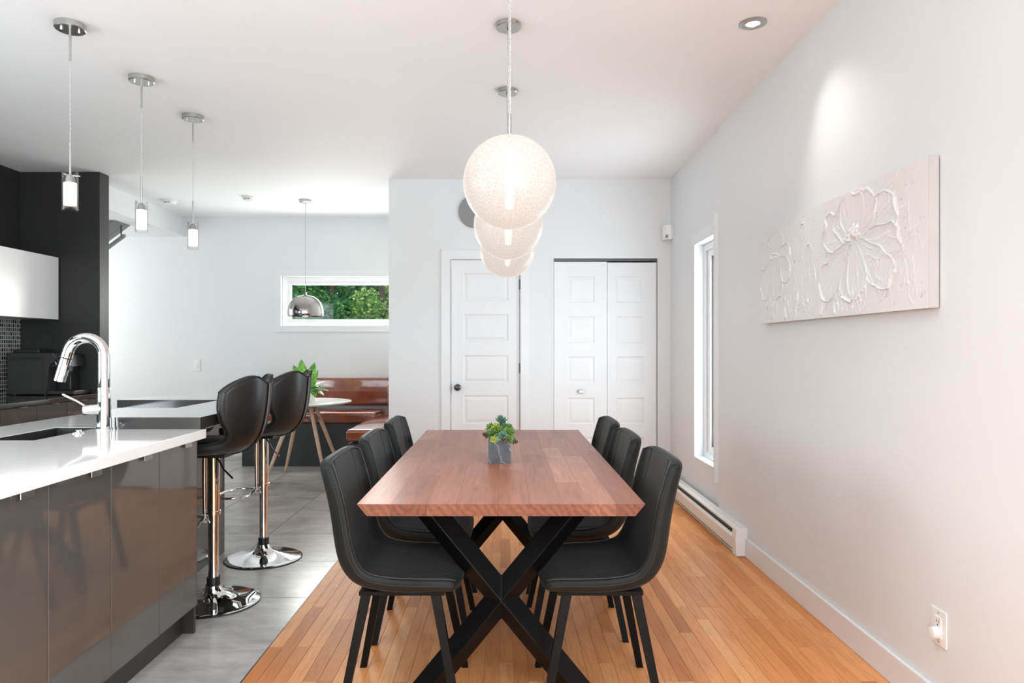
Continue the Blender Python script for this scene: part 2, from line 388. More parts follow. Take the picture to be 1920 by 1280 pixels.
def thing(name, label, cat, loc=(0, 0, 0), group=None):
    o = bpy.data.objects.new(name, None); COL.objects.link(o); o.location = loc; o.empty_display_size = 0.1
    return tag(o, label, cat, group)
def struct(name, mb, mat, label=None, **kw):
    o = build(name, mb, mat, **kw); o['kind'] = 'structure'
    if label: o['label'] = label
    return o
def copy_tree(o, parent=None):
    c = o.copy(); COL.objects.link(c); c.parent = parent
    for ch in list(o.children): copy_tree(ch, c)
    return c
def X(px, Y): return (px - 946) * Y / F          # photo column at depth Y -> world x
def Z(py, Y): return CH + (653 - py) * Y / F
# ------------------------------------------------------------------ the room
CZ = 2.768          # ceiling height
YB = 6.211          # wall with the two doors
YF = 8.04           # window wall of the nook
XW, XW2 = 1.459, 1.486   # right wall, its slightly set-back far section
XK = -4.16          # kitchen wall
WE = -0.988         # edge between wood strip floor and tiles

floor = struct('floor', MB().box(-5.6, 1.7, -3.15, 8.3, -0.12, -0.006), 'grout', 'grey tile and wood strip floor')
# tiles 60 x 60 cm
tm = None
for i in range(8):
    for j in range(18):
        x1 = WE - 0.6 * i; x0 = x1 - 0.6; y0 = 2.888 - 0.6 * 9 + 0.6 * j; y1 = y0 + 0.6
        if x0 < -5.6 or y1 < -3: continue
        cx, cy = (x0 + x1) / 2, (y0 + y1) / 2
        if tm is None:
            t = build('tile', MB().rbox(-0.2978, 0.2978, -0.2978, 0.2978, -0.008, 0.0, 0.001, 1), 'tile', None); tm = t.data; t.parent = floor
        else:
            t = bpy.data.objects.new('tile', tm); COL.objects.link(t); t.parent = floor
        t.location = (cx, cy, 0)
# filler tile strip of the nook past the corner
build('tile', MB().box(-0.986, -0.94, 6.33, 8.04, -0.008, 0.0), 'tile', floor)
# birch strips 57 mm wide, running away from the viewer
PW = (XW - 0.004 - WE) / 43
pl_mesh = {}
def plank_mesh(n):
    if n not in pl_mesh:
        mb = MB().rbox(-PW / 2 + 0.0003, PW / 2 - 0.0003, -n / 2 + 0.0004, n / 2 - 0.0004, -0.01, 0.0, 0.0008, 1)
        o = build('plank', mb, 'plank'); pl_mesh[n] = o.data; bpy.data.objects.remove(o)
    return pl_mesh[n]
rest = MB(); rp = random.Random(3)
for i in range(43):
    cx = WE + PW * (i + 0.5); y = YB
    y -= rp.choice((0.0, 0.15, 0.3, 0.45, 0.6)) * 0 ; first = True
    while y > -3.0:
        n = rp.choice((0.45, 0.6, 0.75, 0.9, 1.05, 1.2)) if not first else rp.choice((0.3, 0.45, 0.6, 0.75, 0.9, 1.05, 1.2))
        first = False
        if y > 2.45:
            o = bpy.data.objects.new('plank', plank_mesh(n)); COL.objects.link(o); o.parent = floor; o.location = (cx, y - n / 2, 0)
        else:
            rest.box(cx - PW / 2 + 0.0004, cx + PW / 2 - 0.0004, y - n + 0.0006, y - 0.0006, -0.01, 0.0)
        y -= n
tag(build('plank_field', rest, 'plank', floor), 'remaining wood strips nearer the viewer', kind='stuff')
build('edge_strip', MB().box(WE - 0.004, WE + 0.001, -3, YB, -0.008, 0.0015), 'dark_steel', floor)

ceil = struct('ceiling', MB().box(-5.6, 1.7, -3.15, 8.3, CZ, CZ + 0.1), 'ceil', 'flat white ceiling')
build('seam', MB().prism([(-2.045, CZ + 0.01), (-2.015, CZ + 0.01), (-2.03, CZ - 0.0006)], -3, YF, 'y'), 'ceil', ceil)
struct('trim_1', MB().box(-5.55, -3.69, 6.1, YF, 2.546, CZ), 'wall', 'white boxed bulkhead under the ceiling')
# wall with doors
DX0, DX1, DZ = -0.4826, 0.1386, 2.051
CX0, CX1, CZ2 = 0.4396, 1.371, 2.060
us = [-1.037, DX0, DX1, CX0, CX1, 1.6]; vs = [0, DZ, CZ2, CZ]
def sol(i, j):
    if i == 1 and j == 0: return False
    if i == 3 and j in (0, 1): return False
    return True
struct('wall_back', MB().plate(us, vs, sol, YB, YB + 0.12, 'y'), 'wall', 'white wall with a panel door and closet')
struct('wall_nook_side', MB().box(-1.037, -0.94, YB + 0.12, YF, 0, CZ), 'wall', 'white return wall beside the nook bench')
# nook window wall
WX0, WX1, WZ0, WZ1 = -2.591, -1.26, 1.507, 2.088
struct('wall_far', MB().plate([-5.6, WX0, WX1, 1.7], [0, WZ0, WZ1, CZ], lambda i, j: not (i == 1 and j == 1), YF, YF + 0.16, 'y'), 'wall', 'white far wall with a wide low window')
# right wall
struct('wall_right', MB().plate([-3.05, -2.2, 0.4, 4.72], [0, 0.6, 2.3, CZ], lambda i, j: not (i == 1 and j == 1), XW, 1.7, 'x'), 'wall', 'white right wall with the canvas')
SY0, SY1, SZ0, SZ1 = 4.80, 5.427, 0.40, 2.06
struct('wall_right_far', MB().plate([4.72, SY0, SY1, 8.2], [0, SZ0, SZ1, CZ], lambda i, j: not (i == 1 and j == 1), XW2, 1.7, 'x'), 'wall', 'set-back white right wall with the tall window')
# kitchen side
struct('wall_kitchen', MB().plate([-3.05, -0.3, 2.7, 6.09], [0, 1.0, 2.3, CZ], lambda i, j: not (i == 1 and j == 1), XK - 0.14, XK, 'x'), 'black_panel', 'black kitchen wall')
struct('wall_stair_side', MB().plate([5.97, 6.32, 7.82, YF], [0, 0.75, 2.35, CZ], lambda i, j: not (i == 1 and j == 1), -5.6, -5.5, 'x'), 'wall', 'white wall beside the stairs')
struct('wall_stair_front', MB().box(-5.6, XK - 0.001, 5.97, 6.09, 0, CZ), 'wall')
# wall behind the viewer with a patio window
struct('wall_rear', MB().plate([-4.3, -3.2, 1.2, 1.7], [0, 0.2, 2.6, CZ], lambda i, j: not (i == 1 and j == 1), -3.15, -3.0, 'y'), 'wall', 'white wall behind with patio window')
def window_frame(mb, axis, a0, a1, b0, b1, w0, w1, t, mull=()):
    """rectangular frame ring of width t plus mullions"""
    A = [a0, a0 + t]
    for m_ in mull: A += [m_ - t / 2, m_ + t / 2]
    A += [a1 - t, a1]; Bv = [b0, b0 + t, b1 - t, b1]
    return mb.plate(A, Bv, lambda i, j: not (i % 2 == 1 and j == 1), w0, w1, axis)
win3 = struct('window_3', window_frame(MB(), 'y', -3.2, 1.2, 0.2, 2.6, -3.12, -3.05, 0.06, (-1.73, -0.26)), 'vinyl', 'patio window behind the viewer')
build('pane', MB().box(-3.14, 1.14, -3.09, -3.08, 0.26, 2.54), 'pane', win3)
win4 = struct('added_window_4', window_frame(MB(), 'x', -0.3, 2.7, 1.0, 2.3, XK - 0.12, XK - 0.05, 0.06, (1.2,)), 'vinyl', 'added unseen kitchen window beside the viewer, for fill light')  # added opening for the kitchen-side fill
build('pane', MB().box(XK - 0.09, XK - 0.08, -0.24, 2.64, 1.06, 2.24), 'pane', win4)

win5 = struct('window_5', window_frame(MB(), 'x', 6.32, 7.82, 0.75, 2.35, -5.58, -5.52, 0.06, (7.07,)), 'vinyl', 'stair window')
build('pane', MB().box(-5.555, -5.55, 6.38, 7.76, 0.81, 2.29), 'pane', win5)
win6 = struct('added_window_6', window_frame(MB(), 'x', -2.2, 0.4, 0.6, 2.3, XW + 0.06, XW + 0.12, 0.06, (-0.9,)), 'vinyl', 'added unseen living room window beside the viewer, for fill light')  # added opening for the living-side fill
build('pane', MB().box(XW + 0.085, XW + 0.09, -2.14, 0.34, 0.66, 2.24), 'pane', win6)

# nook window
win1 = struct('window_1', window_frame(MB(), 'y', WX0 + 0.001, WX1 - 0.001, WZ0 + 0.001, WZ1 - 0.001, YF + 0.045, YF + 0.15, 0.045), 'vinyl', 'wide low window onto green foliage')
build('sash', window_frame(MB(), 'y', WX0 + 0.046, WX1 - 0.046, WZ0 + 0.046, WZ1 - 0.046, YF + 0.07, YF + 0.13, 0.042), 'vinyl', win1)
build('pane', MB().box(WX0 + 0.08, WX1 - 0.08, YF + 0.10, YF + 0.106, WZ0 + 0.08, WZ1 - 0.08), 'pane', win1)
build('crank', MB().rbox(-2.08, -1.96, YF + 0.035, YF + 0.06, WZ0 + 0.018, WZ0 + 0.032, 0.004), 'plastic', win1)
c_ = window_frame(MB(), 'y', -2.661, -1.19, 1.445, 2.160, YF - 0.012, YF, 0.070)
build('casing', c_, 'trim', win1)

# tall side window
win2 = struct('window_2', window_frame(MB(), 'x', SY0 + 0.001, SY1 - 0.001, SZ0 + 0.001, SZ1 - 0.001, XW2 + 0.075, XW2 + 0.17, 0.05), 'vinyl', 'tall narrow window with white frame')
build('sash', window_frame(MB(), 'x', SY0 + 0.065, SY1 - 0.065, SZ0 + 0.05, SZ1 - 0.05, XW2 + 0.088, XW2 + 0.15, 0.05), 'vinyl', win2)
build('gasket', window_frame(MB(), 'x', SY0 + 0.052, SY1 - 0.052, SZ0 + 0.052, SZ1 - 0.052, XW2 + 0.10, XW2 + 0.16, 0.012), 'dark_steel', win2)
build('gasket', window_frame(MB(), 'x', SY0 + 0.116, SY1 - 0.116, SZ0 + 0.101, SZ1 - 0.101, XW2 + 0.105, XW2 + 0.14, 0.008), 'dark_steel', win2)
build('pane', MB().box(XW2 + 0.118, XW2 + 0.124, SY0 + 0.12, SY1 - 0.12, SZ0 + 0.105, SZ1 - 0.105), 'pane', win2)
build('sill', MB().rbox(XW2 - 0.006, XW2 + 0.078, SY0 + 0.002, SY1 - 0.002, SZ0 - 0.004, SZ0 + 0.014, 0.004), 'trim', win2)
build('casing', MB().box(1.432, XW2 - 0.0005, 4.722, 4.752, 0.338, 2.179), 'trim', win2)
build('casing', MB().box(XW2 - 0.004, XW2 - 0.0005, 4.752, 5.50, SZ1 + 0.001, 2.15), 'trim', win2)
build('crank', MB().rbox(XW2 + 0.06, XW2 + 0.075, 5.1, 5.2, SZ0 + 0.02, SZ0 + 0.04, 0.004), 'plastic', win2)
ch = MB()
for k in range(2):
    yk = 5.415; xk = XW2 + 0.014 + 0.032 * k
    for q in range(58): ch.lathe([(0, -0.0045), (0.0032, -0.002), (0.0032, 0.002), (0, 0.0045)], (xk, yk, 2.03 - q * 0.022), 6, False)
tag(build('blind_chain', ch, 'plastic'), 'white beaded blind chain hanging at the tall narrow window', 'blind chain')['kind'] = 'stuff'

# black end panel of the kitchen, full height
struct('wall_kitchen_end', MB().rbox(XK, -3.474, 5.95, 6.09, 0, CZ - 0.001, 0.002, 1), 'black_panel', 'black full-height end panel of the kitchen')
build('backsplash', MB().box(XK, XK + 0.008, 2.9, 5.949, 0.87, 1.52), 'mosaic', bpy.data.objects['wall_kitchen'])

# baseboards
def bb(mb, x0, x1, y0, y1): return mb.rbox(x0, x1, y0, y1, 0.0, 0.115, 0.004)
struct('baseboard_right', bb(MB(), XW - 0.016, XW - 0.0005, -3.0, 4.16), 'trim', 'white baseboard along the right wall')
struct('baseboard_back', bb(MB(), 0.24, CX0 - 0.012, YB - 0.015, YB - 0.0005), 'trim')
struct('baseboard_back_corner', bb(MB(), -1.036, DX0 - 0.08, YB - 0.015, YB - 0.0005), 'trim')
struct('baseboard_far', bb(MB(), -5.49, -2.80, YF - 0.015, YF - 0.0005), 'trim')

# door 1: five-panel door with casing
def panel_field(mb, x0, x1, z0, z1, y):
    """raised field: bevel down into the recess then up to a flat field"""
    d = 0.0055; b = 0.022; e = 0.03
    rings = [(0.0, y), (0.010, y + d), (0.016, y + d), (b + e - 0.012, y + 0.002)]
    vs = []; fs = []
    for o_, yy in rings: vs += [(x0 + o_, yy, z0 + o_), (x1 - o_, yy, z0 + o_), (x1 - o_, yy, z1 - o_), (x0 + o_, yy, z1 - o_)]
    for k in range(3):
        for q in range(4): fs.append((4 * k + q, 4 * k + (q + 1) % 4, 4 * k + 4 + (q + 1) % 4, 4 * k + 4 + q))
    fs.append((12, 13, 14, 15))
    # back closing
    vs += [(x0, y + 0.02, z0), (x1, y + 0.02, z0), (x1, y + 0.02, z1), (x0, y + 0.02, z1)]
    n = 16
    for q in range(4): fs.append((q, (q + 1) % 4, n + (q + 1) % 4, n + q))
    fs.append((n, n + 1, n + 2, n + 3))
    return mb.add(vs, fs)
def panel_door(name, x0, x1, z0, z1, y, px0, px1, rows, label):
    vs = [z0]
    for a, b in rows: vs += [a, b]
    vs.append(z1)
    d = struct(name, MB().plate([x0, px0, px1, x1], vs, lambda i, j: not (i == 1 and j % 2 == 1), y, y + 0.035, 'y'), 'door', label)
    for a, b in rows: build('panel', panel_field(MB(), px0 + 0.0002, px1 - 0.0002, a + 0.0002, b - 0.0002, y), 'door', d)
    return d
S_ = F / YB
zz = lambda py: CH + (653 - py) / S_
xx = lambda px: (px - 946) / S_
rows1 = [(zz(871), zz(818.5)), (zz(794.5), zz(741)), (zz(717.5), zz(666)), (zz(640), zz(588.5)), (zz(564), zz(512))]
d1 = panel_door('door_1', DX0 + 0.004, DX1 - 0.004, 0.012, DZ - 0.004, YB + 0.012, xx(868.5), xx(953), rows1, 'white five-panel door with round knob')
kb = MB()
kx, kz = xx(858), zz(726)
for r0, r1_, a, b in ((0.030, 0.030, 0.0, -0.008), (0.012, 0.012, -0.008, -0.03)): kb.cyl((kx, YB + 0.012 + a, kz), (kx, YB + 0.012 + b, kz), r0, r1_, 24)
prof = [(0.012, -0.028), (0.024, -0.034), (0.029, -0.044), (0.028, -0.054), (0.018, -0.062), (0.0, -0.064)]
kv = MB().lathe(prof, seg=24); kb.add([(kx + x, YB + 0.012 + z, kz + y) for x, y, z in kv.v], kv.f)
build('knob', kb, 'dark_steel', d1, smooth=True)
for pz in (533, 690): build('hinge', MB().cyl((DX1 - 0.002, YB + 0.004, zz(pz) - 0.045), (DX1 - 0.002, YB + 0.004, zz(pz) + 0.045), 0.0065, seg=10), 'dark_steel', d1, smooth=True)
build('latch_plate', MB().box(DX0 - 0.0005, DX0 + 0.006, YB + 0.006, YB + 0.012, zz(738), zz(719)), 'dark_steel', d1)
cs = MB()
cs.plate([DX0 - 0.082, DX0 - 0.006, DX1 + 0.006, DX1 + 0.082], [0, DZ + 0.006, DZ + 0.078], lambda i, j: not (i == 1 and j == 0), YB - 0.014, YB - 0.0005, 'y')
struct('trim_2', cs, 'trim', 'white casing around the panel door')
# closet bifold
cx_mid = xx(1139)
rowsA = [(zz(871), zz(820)), (zz(795), zz(745.5)), (zz(718.5), zz(668.5)), (zz(643), zz(592.5)), (zz(567), zz(517.5))]
cd = None
for (a, b, p0, p1) in ((CX0 + 0.004, cx_mid - 0.0015, xx(1064), xx(1115)), (cx_mid + 0.0015, CX1 - 0.006, xx(1157), xx(1208))):
    nm = 'door_2' if cd is None else 'door_3'
    leaf = panel_door(nm, a, b, 0.014, CZ2 - (0.030 if cd is None else 0.036), YB + 0.014, p0, p1, rowsA, 'white bifold closet leaf ' + ('with small chrome pull' if cd is None else 'next to the right wall'))
    if cd is None:
        build('knob', MB().rbox(xx(1084.5), xx(1094.5), YB - 0.012, YB + 0.014, zz(736.5), zz(730.5), 0.003), 'nickel', leaf)
        cd = leaf
struct('trim_3', MB().box(CX0 + 0.001, CX1 - 0.001, YB + 0.03, YB + 0.06, CZ2 - 0.022, CZ2 - 0.001), 'dark_steel', 'dark sliding track above the closet')
struct('trim_4', MB().plate([CX0 - 0.010, CX0, CX1, CX1 + 0.010], [0, CZ2, CZ2 + 0.010], lambda i, j: not (i == 1 and j == 0), YB - 0.003, YB - 0.0002, 'y'), 'trim', 'thin white edge around the closet opening')
# ------------------------------------------------------------------ dining table
TX, TY0, TY1, TZ, TT = -0.011, 2.196, 4.198, 0.760, 0.038
table = thing('dining_table', 'long reddish acacia dining table on black crossed metal legs', 'dining table', (TX, 3.197, 0))
bounds = [-0.457, -0.350, -0.237, -0.143, -0.010, 0.090, 0.197, 0.279, 0.365, 0.457]
rt = random.Random(11)
cuts = [[0.95, 1.55], [0.5, 1.3], [0.78, 1.45], [0.28, 1.1], [0.62, 1.6], [1.0, 1.55], [0.36, 1.25], [0.42, 0.98, 1.62], [1.15]]
for k in range(9):
    x0, x1 = bounds[k], bounds[k + 1]
    ys = [0] + cuts[k] + [TY1 - TY0]
    for a, b in zip(ys[:-1], ys[1:]):
        e0 = 0.031 if k == 0 else 0.0; e1 = 0.031 if k == 8 else 0.0
        g = 0.0002
        cx, cy = (x0 + x1) / 2, (a + b) / 2
        bot = [(x0 + g + e0 - cx, a + g - cy, -TT), (x1 - g - e1 - cx, a + g - cy, -TT), (x1 - g - e1 - cx, b - g - cy, -TT), (x0 + g + e0 - cx, b - g - cy, -TT)]
        top = [(x0 + g - cx, a + g - cy, 0), (x1 - g - cx, a + g - cy, 0), (x1 - g - cx, b - g - cy, 0), (x0 + g - cx, b - g - cy, 0)]
        # extra ring so that the knife edge sits a little below the top
        o = build('stave', MB().hexa(bot, top), 'acacia', None)
        o.parent = table; o.location = (cx, cy + TY0 - 3.197, TZ)
def xframe(yc):
    """two square tubes turned on edge, crossing; arms from the floor to the underside"""
    mb = MB(); s = 0.050          # half diagonal
    zc, zt, zb = 0.362, TZ - TT - 0.008, 0.012
    ang = math.atan2(605, 500); ux, uz = math.cos(ang), math.sin(ang)
    px_, pz_ = -uz, ux             # in-plane normal
    def arm(sx, sz):
        L_ = ((zt - zc) if sz > 0 else (zc - zb)) / uz
        # mitred tube: diamond section with ridges front/back and in-plane edges
        c = Vector((TX, yc, zc)); d = Vector((sx * ux, 0, sz * uz)); n = Vector((-sz * uz * sx * sx, 0, 0))
        nrm = Vector((-sz * uz, 0, sx * ux))      # perpendicular in plane
        e = c + d * L_
        # inner ends lie on the mitre planes
        tI = s * abs(nrm.x) / max(1e-6, abs(d.x)); tO = s * abs(nrm.z) / max(1e-6, abs(d.z))
        def cut(pt, z):    # slide point along d to height z
            return pt + d * ((z - pt.z) / d.z)
        zend = zt if sz > 0 else zb
        ring0 = []; ring1 = []
        for off in (Vector((0, -s, 0)), nrm * s, Vector((0, s, 0)), -nrm * s):
            if off.y == 0:
                # meets the mirrored arm either at x = c.x or at z = c.z
                p = c + off
                kx = (c.x - p.x) / d.x; kz = (c.z - p.z) / d.z
                k = max(kx, kz); p0 = p + d * k
            else: p0 = c + off
            ring0.append(p0); ring1.append(cut(c + off, zend))
        n0 = len(mb.v); mb.v += [tuple(p) for p in ring0 + ring1]
        for q in range(4): mb.f.append((n0 + q, n0 + (q + 1) % 4, n0 + 4 + (q + 1) % 4, n0 + 4 + q))
        mb.f.append((n0 + 4, n0 + 5, n0 + 6, n0 + 7))
    for sx in (-1, 1):
        for sz in (-1, 1): arm(sx, sz)
    return mb
for yc in (2.49, 3.905):
    lg = build('leg_frame', xframe(yc), 'black_metal', table, weld=True)
    bv = lg.modifiers.new('bevel', 'BEVEL'); bv.width = 0.003; bv.segments = 2; bv.limit_method = 'ANGLE'; bv.angle_limit = R(40)
    build('top_plate', MB().rbox(TX - 0.38, TX + 0.38, yc - 0.055, yc + 0.055, TZ - TT - 0.009, TZ - TT - 0.0005, 0.002, 1), 'black_metal', table)
    for sx in (-1, 1): build('foot_pad', MB().box(TX + sx * 0.29 - 0.055, TX + sx * 0.29 + 0.055, yc - 0.045, yc + 0.045, 0.0002, 0.012), 'black_metal', table)

# ------------------------------------------------------------------ shell sweep for chairs and stools
def catmull(pts, n):
    out = []; P = [pts[0]] + list(pts) + [pts[-1]]
    m = len(pts) - 1
    for k in range(n + 1):
        t = k / n * m; i = min(int(t), m - 1); f = t - i
        p0, p1, p2, p3 = P[i], P[i + 1], P[i + 2], P[i + 3]
        out.append(tuple(0.5 * ((2 * b) + (-a + c) * f + (2 * a - 5 * b + 4 * c - d) * f * f + (-a + 3 * b - 3 * c + d) * f ** 3) for a, b, c, d in zip(p0, p1, p2, p3)))
    return out
class Shell:
    """seat shell swept along a side profile; keys = (x, z, half width, forward curl, thickness)"""
    def __init__(s, keys, us, ue, sign=1):
        s.path = catmull(keys, 120); s.us, s.ue, s.sign = us, ue, sign
        ds = [0]
        for a, b in zip(s.path[:-1], s.path[1:]): ds.append(ds[-1] + math.hypot(a[0] - b[0], a[1] - b[1]))
        s.ds = [d / ds[-1] for d in ds]
    def at(s, u):
        u = min(max(u, 0), 1)
        for i in range(len(s.ds) - 1):
            if s.ds[i + 1] >= u:
                f = (u - s.ds[i]) / max(1e-9, s.ds[i + 1] - s.ds[i]); a, b = s.path[i], s.path[i + 1]
                return [x + (y - x) * f for x, y in zip(a, b)]
        return list(s.path[-1])
    def frame(s, u):
        a, b = s.at(u - 0.01), s.at(u + 0.01); tx, tz = b[0] - a[0], b[1] - a[1]; l = math.hypot(tx, tz)
        return (-tz / l * s.sign, tx / l * s.sign)   # towards the sitter
    def pt(s, u, a, side):
        """side +1 inner (sitter) face, -1 outer face"""
        u = s.us(a) + (s.ue(a) - s.us(a)) * u
        x, z, hw, cu, th = s.at(u); nx, nz = s.frame(u)
        off = cu * s.bend(abs(a)) + side * th / 2
        return (x + nx * off, a * hw, z + nz * off)
    bend = staticmethod(lambda a: a ** 2.4)
    def mesh(s, nu, nv):
        mb = MB(); g = {}
        for sd in (1, -1):
            for i in range(nu + 1):
                for j in range(nv + 1):
                    a = -math.cos(math.pi * j / nv) * 0.45 + (-1 + 2 * j / nv) * 0.55
                    g[sd, i, j] = len(mb.v); mb.v.append(s.pt(i / nu, a, sd))
            for i in range(nu):
                for j in range(nv): mb.f.append((g[sd, i, j], g[sd, i + 1, j], g[sd, i + 1, j + 1], g[sd, i, j + 1]))
        rim = [(0, j) for j in range(nv)] + [(i, nv) for i in range(nu)] + [(nu, j) for j in range(nv, 0, -1)] + [(i, 0) for i in range(nu, 0, -1)]
        # rim with a middle row pushed out a little so the edge reads padded
        mid = {}
        cen = Vector(s.pt(0.5, 0, 0))
        for (i, j) in rim:
            p = (Vector(mb.v[g[1, i, j]]) + Vector(mb.v[g[-1, i, j]])) / 2
            a = -1 + 2 * j / nv
            o = Vector((0, 0, 0))
            if j in (0, nv): o += Vector((0, 0.006 * (1 if a > 0 else -1), 0))
            if i in (0, nu):
                q = Vector(s.pt(0.06 if i == 0 else 0.94, a, 0)); dd = (p - q)
                if dd.length > 1e-6: o += dd.normalized() * 0.006
            mid[i, j] = len(mb.v); mb.v.append(tuple(p + o))
        m = len(rim)
        for k in range(m):
            a, b = rim[k], rim[(k + 1) % m]
            mb.f.append((g[1, a[0], a[1]], g[1, b[0], b[1]], mid[b], mid[a])); mb.f.append((mid[a], mid[b], g[-1, b[0], b[1]], g[-1, a[0], a[1]]))
        return mb
    def line(s, a, side, n=40, u0=0.0, u1=1.0, lift=0.0):
        out = []
        for k in range(n + 1):
            u = u0 + (u1 - u0) * k / n
            p = s.pt(u, a, side); uu = s.us(a) + (s.ue(a) - s.us(a)) * u; nx, nz = s.frame(uu)
            out.append((p[0] + nx * lift * side, p[1], p[2] + nz * lift * side))
        return out
    def edge_loop(s, side, n=40, m=48):
        # follows the subdivided rim: the corner pulled towards the rim middle and the face
        def P(u, a, du, da):
            c = Vector(s.pt(u, a, side)); md = (Vector(s.pt(u, a, 1)) + Vector(s.pt(u, a, -1))) / 2; nx = Vector(s.pt(u + du, a + da, side))
            return tuple(c * 0.74 + md * 0.14 + nx * 0.12)
        up = [P(k / n, -1, 0, 0.07) for k in range(n, 0, -1)]
        top = [P(0, -1 + 2 * k / m, 0.035, 0) for k in range(0, m + 1)]
        dn = [P(k / n, 1, 0, -0.07) for k in range(1, n + 1)]
        return up + top + dn

# ------------------------------------------------------------------ dining chairs
def make_chair():
    root = thing('dining_chair', 'x', 'chair')
    keys = [(-0.262, 0.872, 0.216, 0.020, 0.044), (-0.247, 0.80, 0.221, 0.030, 0.044), (-0.230, 0.72, 0.222, 0.036, 0.044), (-0.217, 0.64, 0.225, 0.038, 0.044),
            (-0.207, 0.575, 0.226, 0.040, 0.046), (-0.190, 0.518, 0.226, 0.042, 0.048), (-0.152, 0.472, 0.226, 0.038, 0.048), (-0.10, 0.454, 0.225, 0.028, 0.046),
            (-0.02, 0.447, 0.224, 0.020, 0.046), (0.08, 0.447, 0.222, 0.016, 0.044), (0.16, 0.450, 0.216, 0.010, 0.042), (0.207, 0.445, 0.208, 0.004, 0.036)]
    sh = Shell(keys, lambda a: 0.024 * abs(a) ** 7, lambda a: 1 - 0.03 * abs(a) ** 4)
    sh.bend = lambda a: 0.3 * a ** 2 + 0.7 * a ** 12
    # orientation check: sitter side must be +x on the back
    if sh.frame(0.2)[0] < 0: sh.sign = -1
    build('shell', sh.mesh(24, 16), 'suede', root, smooth=True, angle=180, subsurf=1)
    # seams: vertical seam lines on the inside and the rim piping
    for a in (-0.62, 0.62):
        build('seam', MB().tube(sh.line(a, 1, 50, 0.01, 0.96, 0.0006), 0.0013, 6), 'stitch', root, smooth=True, angle=180)
    ie = [(p[0], p[1], p[2]) for p in sh.line(-0.972, 1, 50, 1.0, 0.012, 0.0004)] + [sh.pt(0.008, -0.972 + 1.944 * k / 20, 1) for k in range(1, 20)] + sh.line(0.972, 1, 50, 0.012, 1.0, 0.0004)
    build('welt', MB().tube(ie, 0.0022, 6), 'suede_edge', root, smooth=True, angle=180)
    loop = [(p[0], p[1] * 1.006, p[2]) for p in [tuple((Vector(q) * 0.45 + Vector(r) * 0.55)) for q, r in zip(sh.edge_loop(1), sh.edge_loop(-1))]]
    loop = [(p[0], p[1] + (0.0035 if p[1] > 0.19 else -0.0035 if p[1] < -0.19 else 0), p[2]) for p in loop]
    build('piping', MB().tube(loop, 0.0026, 6), 'stitch', root, smooth=True, angle=180)
    fr = MB()
    for sy in (-1, 1): fr.rbox(-0.155, 0.150, sy * 0.165 - 0.014, sy * 0.165 + 0.014, 0.414, 0.432, 0.002, 1)
    f2 = MB().plate([-0.140, -0.110, 0.120, 0.150], [-0.179, -0.151, 0.151, 0.179], lambda i, j: not (i == 1 and j == 1), 0.413, 0.427, 'z')
    build('seat_frame', f2, 'black_metal', root)
    for sx in (-1, 1):
        for sy in (-1, 1):
            tx = -0.118 if sx < 0 else 0.118; bx = -0.200 if sx < 0 else 0.200
            ty, by = sy * 0.158, sy * 0.198; h = 0.016; hb = 0.0125
            bot = [(bx - hb, by - hb, 0.0003), (bx + hb, by - hb, 0.0003), (bx + hb, by + hb, 0.0003), (bx - hb, by + hb, 0.0003)]
            top = [(tx - h, ty - h, 0.418), (tx + h, ty - h, 0.418), (tx + h, ty + h, 0.418), (tx - h, ty + h, 0.418)]
            lg = build('leg', MB().hexa(bot, top), 'black_metal', root)
    return root
chair = make_chair()
spots = [(-0.355, 2.535, 0, 'black suede dining chair left of the table, nearest the viewer'),
         (-0.352, 3.135, 0, 'black suede dining chair in the middle of the left row'),
         (-0.352, 3.765, 0, 'black suede dining chair at the far end of the left row, beside the bench'),
         (0.332, 2.535, 180, 'black suede dining chair right of the table, nearest the viewer'),
         (0.318, 3.165, 180, 'black suede dining chair in the middle of the right row'),
         (0.322, 3.745, 180, 'black suede dining chair at the far end of the right row, before the closet')]
for k, (x, y, a, lab) in enumerate(spots):
    c = chair if k == 0 else copy_tree(chair)
    c.location = (x, y, 0); c.rotation_euler = (0, 0, R(a)); tag(c, lab, 'chair', 'dining chairs around the table')

